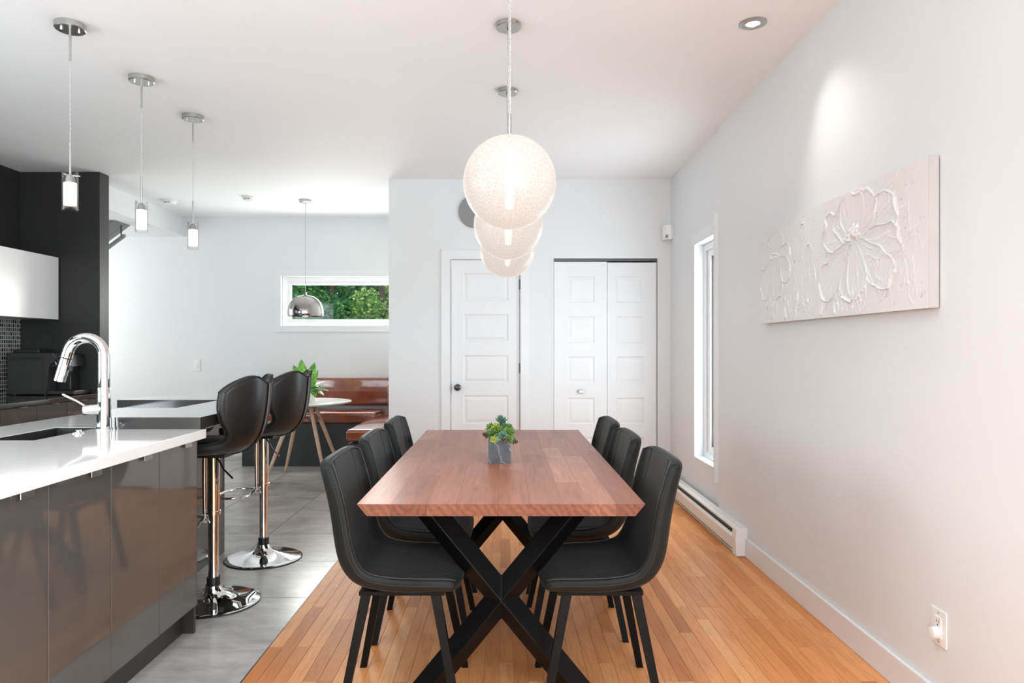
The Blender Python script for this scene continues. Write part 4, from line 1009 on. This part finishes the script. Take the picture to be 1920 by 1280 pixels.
# ------------------------------------------------------------------ relief canvas on the right wall
import numpy as np
def relief():
    y0, y1, z0, z1 = 2.32, 3.859, 1.389, 1.899
    nx, nz = 640, 212
    s = np.linspace(0, 1, nx)[:, None] * (y1 - y0); t = np.linspace(0, 1, nz)[None, :] * (z1 - z0)   # s from the far end towards the viewer
    s = np.repeat(s, nz, 1); t = np.repeat(t, nx, 0)
    rg = np.random.default_rng(5)
    H = np.zeros_like(s)
    def vnoise(freq, seed):
        r = np.random.default_rng(seed); n = 64; G = r.random((n, n)); a = (s * freq) % n; b = (t * freq) % n
        i = a.astype(int) % n; j = b.astype(int) % n; fa = a - a.astype(int); fb = b - b.astype(int); fa = fa * fa * (3 - 2 * fa); fb = fb * fb * (3 - 2 * fb)
        return (G[i, j] * (1 - fa) + G[(i + 1) % n, j] * fa) * (1 - fb) + (G[i, (j + 1) % n] * (1 - fa) + G[(i + 1) % n, (j + 1) % n] * fa) * fb
    vn3 = vnoise(9, 11)
    wob = vnoise(18, 1) - 0.5; wob2 = vnoise(45, 2) - 0.5
    H += 0.0010 * wob2 + 0.0006 * (vnoise(110, 3) - 0.5)
    def petal(cx, cz, ang, ln, wd, h=0.005, stri=34):
        nonlocal H
        dx, dz = s - cx, t - cz; u = dx * math.cos(ang) + dz * math.sin(ang); v = -dx * math.sin(ang) + dz * math.cos(ang)
        uu = u / ln; half = wd * np.sqrt(np.clip(uu * 1.25, 0, 1)) * np.sqrt(np.clip(1 - uu ** 4, 0, 1)) + 1e-6
        q = np.abs(v) / half * (1 + 0.35 * wob); e = np.maximum(q, uu * (1 + 0.2 * wob))
        ins = (u > 0) & (e < 1)
        rim = np.exp(-((e - 0.95) / 0.024) ** 2) * (0.35 + 1.3 * np.clip(vn3 + 0.1, 0, 1))
        st = np.sin(np.arctan2(v, u + 0.02) * stri + 4 * wob)
        Hn = 0.3 * h * uu + h * rim + 0.42 * h * np.clip(st, 0, 1) ** 3 * (uu > 0.2) * np.clip(vnoise(24, 12) * 2.4 - 0.9, 0, 1)
        H = np.where(ins, np.maximum(H * 0.25, 0) + Hn, H)
    def stamens(cx, cz, r, n, seed):
        nonlocal H
        rr = np.random.default_rng(seed)
        for _ in range(n):
            a = rr.uniform(0.3, 2.8); l = rr.uniform(0.3, 1) * r; px, pz = cx + l * math.cos(a) * 1.25, cz + l * math.sin(a)
            H += 0.006 * np.exp(-(((s - px) / 0.005) ** 2 + ((t - pz) / 0.006) ** 2))
    def stroke(cx, cz, ang, ln, wd, h):
        nonlocal H
        dx, dz = s - cx, t - cz; u = dx * math.cos(ang) + dz * math.sin(ang); v = -dx * math.sin(ang) + dz * math.cos(ang) + 0.02 * wob
        H += h * np.exp(-(v / wd) ** 2) * (np.abs(u) < ln) * (0.6 + 0.8 * wob2 + 0.4)
    cx, cz = 1.033, 0.295
    for a, l, wd in ((2.75, 0.28, 0.10), (0.25, 0.34, 0.11), (-0.12, 0.36, 0.085), (2.05, 0.21, 0.13), (1.05, 0.23, 0.15), (1.57, 0.215, 0.12), (-2.55, 0.36, 0.10), (-0.55, 0.36, 0.09), (-1.75, 0.25, 0.085), (-1.35, 0.24, 0.09)):
        petal(cx, cz, a, l, wd)
    stamens(cx, cz, 0.07, 46, 8)
    cx2, cz2 = 0.223, 0.325
    for a, l, wd in ((1.9, 0.15, 0.11), (1.1, 0.15, 0.10), (2.9, 0.24, 0.10), (0.1, 0.20, 0.07), (-0.45, 0.22, 0.08), (-2.4, 0.26, 0.10), (-1.3, 0.22, 0.08)):
        petal(cx2, cz2, a, l, wd, 0.005, 20)
    stamens(cx2, cz2, 0.045, 26, 9)
    for px_, pz_, l in ((0.56, 0.41, 0.06), (0.63, 0.30, 0.055)):
        petal(px_, pz_ - l, 1.6, 2 * l, 0.03, 0.005, 8)
    rr = np.random.default_rng(4)
    for _ in range(90): stroke(rr.uniform(0.1, 1.15), rr.uniform(0.03, 0.11), rr.uniform(0.6, 1.9), rr.uniform(0.02, 0.05), 0.0035, rr.uniform(0.001, 0.0035))
    for _ in range(70): stroke(rr.uniform(1.2, 1.5), rr.uniform(0.05, 0.48), rr.uniform(0.2, 2.0), rr.uniform(0.02, 0.07), 0.004, rr.uniform(0.0006, 0.002))
    for _ in range(60): stroke(rr.uniform(0.45, 0.75), rr.uniform(0.08, 0.4), rr.uniform(1.2, 1.9), rr.uniform(0.02, 0.05), 0.003, rr.uniform(0.0006, 0.002))
    edge = np.minimum(np.minimum(s, y1 - y0 - s), np.minimum(t, z1 - z0 - t)); H *= np.clip(edge / 0.02, 0, 1)
    H = np.clip(H, -0.001, 0.012)
    xf = 1.419
    V = np.stack([xf - H, y1 - s, z0 + t], -1).reshape(-1, 3)
    mb = MB(); mb.v = [tuple(p) for p in V.tolist()]
    for i in range(nx - 1):
        a0 = i * nz; mb.f += [(a0 + j, a0 + j + nz, a0 + j + nz + 1, a0 + j + 1) for j in range(nz - 1)]
    return mb
art = thing('relief_canvas', 'long white canvas with raised flowers on the right wall', 'painting', (XW, 3.09, 1.389))
build('painted_relief', relief(), 'canvas', art, smooth=True, angle=180)
build('stretcher', MB().rbox(1.4195, XW - 0.004, 2.32, 3.859, 1.389, 1.899, 0.002, 1), 'canvas_edge_dimmed', art)

# ------------------------------------------------------------------ succulent planter on the table
sx0, sy0, sz0 = -0.0215, 3.016, TZ
su = thing('succulent_planter', 'mixed succulents in a dark slate cube pot on the dining table', 'plant', (sx0, sy0, sz0))
h = 0.048
pot = MB().plate([sx0 - h, sx0 - h + 0.006, sx0 + h - 0.006, sx0 + h], [sy0 - h, sy0 - h + 0.006, sy0 + h - 0.006, sy0 + h], lambda i, j: not (i == 1 and j == 1), sz0 + 0.006, sz0 + 0.096, 'z')
build('pot', pot, 'slate', su)
build('pot_base', MB().box(sx0 - h, sx0 + h, sy0 - h, sy0 + h, sz0 + 0.0003, sz0 + 0.006), 'slate', su)
build('soil', MB().box(sx0 - h + 0.006, sx0 + h - 0.006, sy0 - h + 0.006, sy0 + h - 0.006, sz0 + 0.006, sz0 + 0.088), 'soil', su)
def rosette(c, axis, n, ln, wd, open_=1.0, rings=3, seed=0):
    rr = random.Random(seed); ax = Vector(axis).normalized(); u = ax.orthogonal().normalized(); v = ax.cross(u); mb = MB()
    for r_ in range(rings):
        el = (0.25 + 0.42 * r_) if open_ >= 1 else (0.7 + 0.28 * r_)
        for k in range(n):
            a = 2 * math.pi * (k + 0.5 * r_) / n + rr.uniform(-0.15, 0.15)
            d = (u * math.cos(a) + v * math.sin(a)) * math.cos(el) + ax * math.sin(el)
            L_ = ln * (1 - 0.18 * r_) * rr.uniform(0.85, 1.1); side = d.cross(ax).normalized(); up = side.cross(d).normalized()
            p = Vector(c) + ax * 0.006 * r_
            pts = [p, p + d * L_ * 0.55 + side * wd, p + d * L_ * 0.55 + up * wd * 0.55, p + d * L_ * 0.55 - side * wd, p + d * L_ * 0.55 - up * wd * 0.4, p + d * L_]
            mb.add(pts, [(0, 1, 2), (0, 2, 3), (0, 3, 4), (0, 4, 1), (5, 2, 1), (5, 3, 2), (5, 4, 3), (5, 1, 4)])
    return mb
zt_ = sz0 + 0.090
ros = [((0.006, 0.0, 0.075), (0.05, -0.1, 1), 7, 0.042, 0.008, 0.5, 4, 'succ_blue'), ((0.012, 0.01, 0.045), (0.1, -0.1, 1), 8, 0.046, 0.009, 0.5, 3, 'succ_blue'),
       ((-0.026, -0.012, 0.030), (-0.5, -0.5, 0.9), 7, 0.042, 0.011, 1, 3, 'succ_green'), ((0.012, -0.034, 0.022), (0.1, -0.9, 0.7), 7, 0.036, 0.009, 1, 3, 'succ_blue'),
       ((-0.022, -0.040, 0.010), (-0.3, -1, 0.3), 11, 0.022, 0.006, 1, 4, 'succ_yellow'), ((0.036, -0.02, 0.034), (0.7, -0.5, 0.7), 8, 0.036, 0.011, 1, 3, 'succ_green'),
       ((0.042, -0.038, 0.014), (0.5, -0.8, 0.2), 9, 0.024, 0.006, 1, 3, 'succ_green'), ((0.022, -0.042, 0.008), (0.1, -1, 0.2), 10, 0.021, 0.006, 1, 3, 'succ_brown'),
       ((0.058, -0.032, 0.004), (0.9, -0.4, -0.1), 9, 0.018, 0.005, 1, 3, 'succ_brown'), ((-0.052, -0.02, 0.028), (-1, -0.3, 0.3), 10, 0.020, 0.006, 1, 3, 'succ_brown'),
       ((-0.03, 0.02, 0.045), (-0.6, 0.1, 0.9), 7, 0.040, 0.009, 0.5, 3, 'succ_green'), ((0.03, 0.02, 0.042), (0.6, 0.3, 0.9), 7, 0.040, 0.009, 0.5, 3, 'succ_green'),
       ((-0.01, 0.035, 0.03), (0, 0.8, 0.6), 8, 0.038, 0.010, 1, 3, 'succ_green'), ((0.0, -0.01, 0.03), (0, -0.4, 1), 8, 0.045, 0.011, 1, 3, 'succ_green'), ((-0.012, -0.005, 0.05), (-0.2, -0.3, 1), 7, 0.036, 0.008, 1, 3, 'succ_yellow')]
for k, (c, ax, n, ln, wd, op, rg, mt) in enumerate(ros):
    build('rosette', rosette((sx0 + c[0], sy0 + c[1], zt_ + c[2]), ax, n, ln, wd, op, rg, k), mt, su)
st = MB()
for c, *_ in ros: st.tube([(sx0 + c[0] * 0.5, sy0 + c[1] * 0.5, zt_ - 0.004), (sx0 + c[0], sy0 + c[1], zt_ + c[2] + 0.003)], 0.004, 6)
build('stem', st, 'succ_green', su)

# ------------------------------------------------------------------ wall and ceiling fixtures
# baseboard heater
ht = thing('baseboard_heater', 'long white electric baseboard heater below the tall window', 'heater', (1.43, 5.05, 0))
y0, y1 = 4.166, 5.95
build('housing', MB().prism([(1.458, 0.012), (1.458, 0.172), (1.415, 0.172), (1.398, 0.160), (1.398, 0.150), (1.412, 0.160), (1.452, 0.164), (1.452, 0.012)], y0 + 0.07, y1 - 0.07, 'y'), 'plastic', ht)
build('front_panel', MB().prism([(1.395, 0.030), (1.389, 0.105), (1.398, 0.122), (1.402, 0.122), (1.395, 0.104), (1.401, 0.030)], y0 + 0.07, y1 - 0.07, 'y'), 'plastic', ht)
build('bottom_lip', MB().box(1.404, 1.452, y0 + 0.07, y1 - 0.07, 0.006, 0.014), 'plastic', ht)
build('heating_element', MB().box(1.410, 1.450, y0 + 0.08, y1 - 0.08, 0.04, 0.135), 'fins', ht)
for a, b in ((y0, y0 + 0.07), (y1 - 0.07, y1)):
    build('end_cap', MB().prism([(1.4585, 0.004), (1.4585, 0.174), (1.413, 0.174), (1.394, 0.160), (1.387, 0.10), (1.393, 0.004)], a, b, 'y'), 'plastic', ht)
# outlet with plug-in
def wallplate(name, label, cat, c, w_, h_, axis):
    t = thing(name, label, cat, c)
    return t
ot = thing('wall_outlet', 'white electrical outlet low on the right wall', 'outlet', (XW, 2.322, 0.315))
oy, oz = 2.322, 0.320
build('plate', MB().rbox(XW - 0.006, XW - 0.0003, oy - 0.0405, oy + 0.0405, oz - 0.061, oz + 0.061, 0.0025), 'plastic', ot)
build('socket', MB().rbox(XW - 0.009, XW - 0.0055, oy - 0.017, oy + 0.017, oz - 0.036, oz + 0.036, 0.001, 1), 'plastic', ot)
for a, b in ((-0.006, 0.020), (0.006, 0.020)): build('slot', MB().box(XW - 0.0094, XW - 0.0088, oy + a - 0.0012, oy + a + 0.0012, oz + b - 0.005, oz + b + 0.005), 'black_plastic', ot)
build('slot', MB().cyl((XW - 0.0094, oy, oz + 0.008), (XW - 0.0088, oy, oz + 0.008), 0.003, seg=10), 'black_plastic', ot)
for b in (0.048, -0.048): build('screw', MB().cyl((XW - 0.0066, oy, oz + b), (XW - 0.0058, oy, oz + b), 0.003, seg=10), 'nickel', ot)
pgm = MB(); pv = MB().lathe([(0.0, 0.0), (0.019, 0.0), (0.020, 0.010), (0.017, 0.022), (0.0, 0.024)], seg=24); pgm.add([(XW - 0.0092 - z, oy + x, oz - 0.018 + y) for x, y, z in pv.v], pv.f)
tag(build('plug_cap', pgm, 'plastic', smooth=True), 'round white plug-in cap in the low wall outlet', 'plug')
# light switch on the far wall
sw = thing('light_switch', 'white rocker light switch on the far wall', 'switch', (-3.569, YF, 1.055))
build('plate', MB().rbox(-3.609, -3.529, YF - 0.007, YF - 0.0003, 0.990, 1.120, 0.003), 'plastic', sw)
build('rocker', MB().rbox(-3.586, -3.552, YF - 0.012, YF - 0.0065, 1.020, 1.090, 0.002), 'plastic', sw)
# alarm sensor in the corner
se = thing('motion_sensor', 'white motion sensor in the corner above the closet', 'sensor', (1.43, 6.15, 2.22))
build('housing', MB().prism([(1.4855, 6.195), (1.4855, 6.10), (1.46, 6.088), (1.42, 6.105), (1.40, 6.15), (1.41, 6.195)], 2.215, 2.340, 'z'), 'plastic', se)
build('lens', MB().hexa([(1.416, 6.106, 2.225), (1.44, 6.096, 2.225), (1.441, 6.103, 2.225), (1.418, 6.113, 2.225)], [(1.416, 6.106, 2.255), (1.44, 6.096, 2.255), (1.441, 6.103, 2.255), (1.418, 6.113, 2.255)]), 'grey_disc', se)
# grey disc on the wall behind the globes
gd = MB().lathe([(0.148, 0.0), (0.148, 0.014), (0.145, 0.017), (0.0, 0.017)], seg=64)
gdm = MB().add([(xx(890.5) + x, YB - 0.0005 - z, zz(396.5) + y) for x, y, z in gd.v], gd.f)
tag(build('wall_disc', gdm, 'grey_disc', smooth=True), 'round grey disc on the white wall behind the globe pendants', 'wall decoration')
# smoke detectors
for k, (x, y, r_, lab) in enumerate(((-2.56, 6.93, 0.062, 'white round smoke detector on the ceiling, nearer the dome pendant'), (-3.43, 7.10, 0.075, 'white round detector on the ceiling, next to the bulkhead'))):
    t = thing('smoke_detector', lab, 'smoke detector', (x, y, CZ), 'round ceiling detectors')
    build('housing', MB().lathe([(r_, CZ - 0.0003), (r_, CZ - 0.012), (r_ * 0.82, CZ - 0.016), (r_ * 0.78, CZ - 0.036), (r_ * 0.5, CZ - 0.042), (0.0, CZ - 0.042)], (x, y, 0), 36), 'plastic', t, smooth=True)
    vt = MB()
    for q in range(5): vt.box(x - 0.03 + q * 0.013, x - 0.022 + q * 0.013, y - r_ * 0.81, y - r_ * 0.74, CZ - 0.032, CZ - 0.022)
    build('vents', vt, 'grey_disc', t)
# recessed spots: one aimed at the canvas, others added out of view to brighten floor and ceiling
def recessed(rx, ry, label, aim, power, size, col):
    rs = thing('recessed_spotlight', label, 'ceiling light', (rx, ry, CZ), 'recessed ceiling spotlights')
    build('trim_ring', MB().lathe([(0.062, CZ - 0.0005), (0.062, CZ - 0.004), (0.056, CZ - 0.007), (0.040, CZ - 0.005), (0.040, CZ - 0.0005)], (rx, ry, 0), 48, caps=False), 'nickel', rs, smooth=True)
    build('gimbal', MB().lathe([(0.040, CZ - 0.005), (0.034, CZ - 0.008), (0.030, CZ - 0.003), (0.030, CZ - 0.0005)], (rx, ry, 0), 40, caps=False), 'nickel', rs, smooth=True)
    build('lamp', MB().lathe([(0.0, CZ - 0.0055), (0.026, CZ - 0.0035), (0.030, CZ - 0.0005), (0.0, CZ - 0.0004)], (rx, ry, 0), 32), 'led', rs, smooth=True)
    sd = bpy.data.lights.new('spotlight_beam', 'SPOT'); sd.energy = power; sd.spot_size = R(size); sd.spot_blend = 1.0; sd.shadow_soft_size = 0.04; sd.color = col
    so = bpy.data.objects.new('spotlight_beam', sd); COL.objects.link(so); so.location = (rx, ry, CZ - 0.02)
    so.rotation_euler = (Vector(aim) - Vector((rx, ry, CZ))).to_track_quat('-Z', 'Y').to_euler()
recessed(1.157, 3.229, 'nickel recessed ceiling spotlight aimed at the right wall', (XW, 2.78, 1.42), 17, 78, (1, 0.9, 0.82))
for x, y, lab, pw in ((0.10, 1.55, 'right of the viewer', 62), (-1.05, 1.55, 'left of the viewer', 45), (-2.75, 2.2, 'in the kitchen aisle', 45)):
    recessed(x, y, 'added unseen nickel recessed ceiling spotlight shining down ' + lab, (x, y + 0.02, 0), pw, 120, (0.92, 0.97, 1.0))
# staircase seen behind the kitchen end panel
stt = thing('staircase', 'grey open staircase rising under the white bulkhead', 'staircase', (-4.4, 7.0, 0))
def soff(x): return 2.545 + 0.74 * (x + 3.925)
for nm, a_, b_ in (('soffit_board', 6.99, 7.175), ('stringer', 7.182, 7.28)):
    build(nm, MB().prism([(-5.45, soff(-5.45)), (-3.925, soff(-3.925)), (-3.99, soff(-3.925)), (-5.45, soff(-5.45) + 0.05)], a_, b_, 'y'), 'stair_grey', stt)
rb = build('handrail', MB().prism([(-4.6, 1.90), (-3.915, 2.405), (-3.915, 2.43), (-4.6, 1.925)], 7.12, 7.17, 'y'), 'stair_grey', stt)
build('rail_bracket', MB().box(-3.955, -3.945, 7.14, 7.15, 2.40, 2.52), 'dark_steel', rb)

# ------------------------------------------------------------------ outside the nook window
gr = build('lawn', MB().box(-14, 12, 8.4, 30, -0.6, -0.5), 'grass'); gr['kind'] = 'structure'
def bush(name, label, c, r_, hgt, n, mt, seed, lsize, group):
    rr = random.Random(seed); o = thing(name, label, 'tree', (c[0], c[1], -0.5), group)
    build('trunk', MB().tube([(c[0], c[1], -0.5), (c[0] + rr.uniform(-.1, .1), c[1], hgt * 0.45), (c[0] + rr.uniform(-.25, .25), c[1], hgt * 0.9)], [0.10, 0.075, 0.03], 8), 'bark', o, smooth=True)
    mb = MB()
    blobs = [(c[0] + rr.uniform(-1, 1) * r_ * 0.7, c[1] + rr.uniform(-1, 1) * r_ * 0.55, rr.uniform(0.0, 1.0) * hgt, rr.uniform(0.35, 0.62) * r_) for _ in range(16)]
    for _ in range(n):
        bx, by, bz, br_ = rr.choice(blobs)
        th = rr.uniform(0, 6.283); ph = math.acos(rr.uniform(-1, 1)); q = br_ * rr.uniform(0.6, 1.0)
        p = Vector((bx + q * math.sin(ph) * math.cos(th), by + q * math.sin(ph) * math.sin(th), bz + q * math.cos(ph)))
        d = Vector((rr.uniform(-1, 1), rr.uniform(-1, 0.4), rr.uniform(-0.9, 0.3))).normalized(); s_ = d.orthogonal().normalized()
        s_ = (Matrix.Rotation(rr.uniform(0, 6.28), 3, d) @ s_); l_ = lsize * rr.uniform(0.7, 1.3); w_ = l_ * 0.33
        mb.add([p, p + d * l_ * 0.5 + s_ * w_, p + d * l_, p + d * l_ * 0.5 - s_ * w_], [(0, 1, 2, 3)])
    tag(build('leaves', mb, mt, o), kind='stuff')
    return o
TG = 'trees beyond the nook window'
trees = [((-4.15, 10.2), 'fol_a', 'dark green leafy tree outside, left of the nook window'), ((-2.72, 10.2), 'fol_a', 'dark green leafy tree outside, behind the dome pendant'), ((-1.28, 10.2), 'fol_b', 'light green leafy tree outside, right part of the nook window'),
         ((0.2, 10.3), 'fol_b', 'light green leafy tree outside, hidden beyond the nook corner'), ((-4.9, 12.0), 'fol_b', 'light green leafy tree outside, far left in the second row'), ((-3.45, 12.0), 'fol_b', 'light green leafy tree outside, second row, left of the dome'), ((-2.0, 12.0), 'fol_b', 'light green leafy tree outside, second row, mid window')]
for k, (c, mt, lab) in enumerate(trees): bush('leafy_tree', lab, c, 0.56, 3.0, 13000, mt, k + 1, 0.055, TG)
hg = MB(); rr = random.Random(9)
for _ in range(40000):
    p = Vector((rr.uniform(-8, 4), 14 + rr.uniform(-0.35, 0.35), rr.uniform(-0.5, 5.2))); d = Vector((rr.uniform(-1, 1), rr.uniform(-1, 0.4), rr.uniform(-0.9, 0.3))).normalized(); s_ = d.orthogonal().normalized(); s_ = Matrix.Rotation(rr.uniform(0, 6.28), 3, d) @ s_
    l_ = rr.uniform(0.15, 0.26); hg.add([p, p + d * l_ * 0.5 + s_ * l_ * 0.4, p + d * l_, p + d * l_ * 0.5 - s_ * l_ * 0.4], [(0, 1, 2, 3)])
tag(build('hedge', hg, 'fol_a'), 'tall dark green hedge behind the trees outside', 'hedge', kind='stuff')
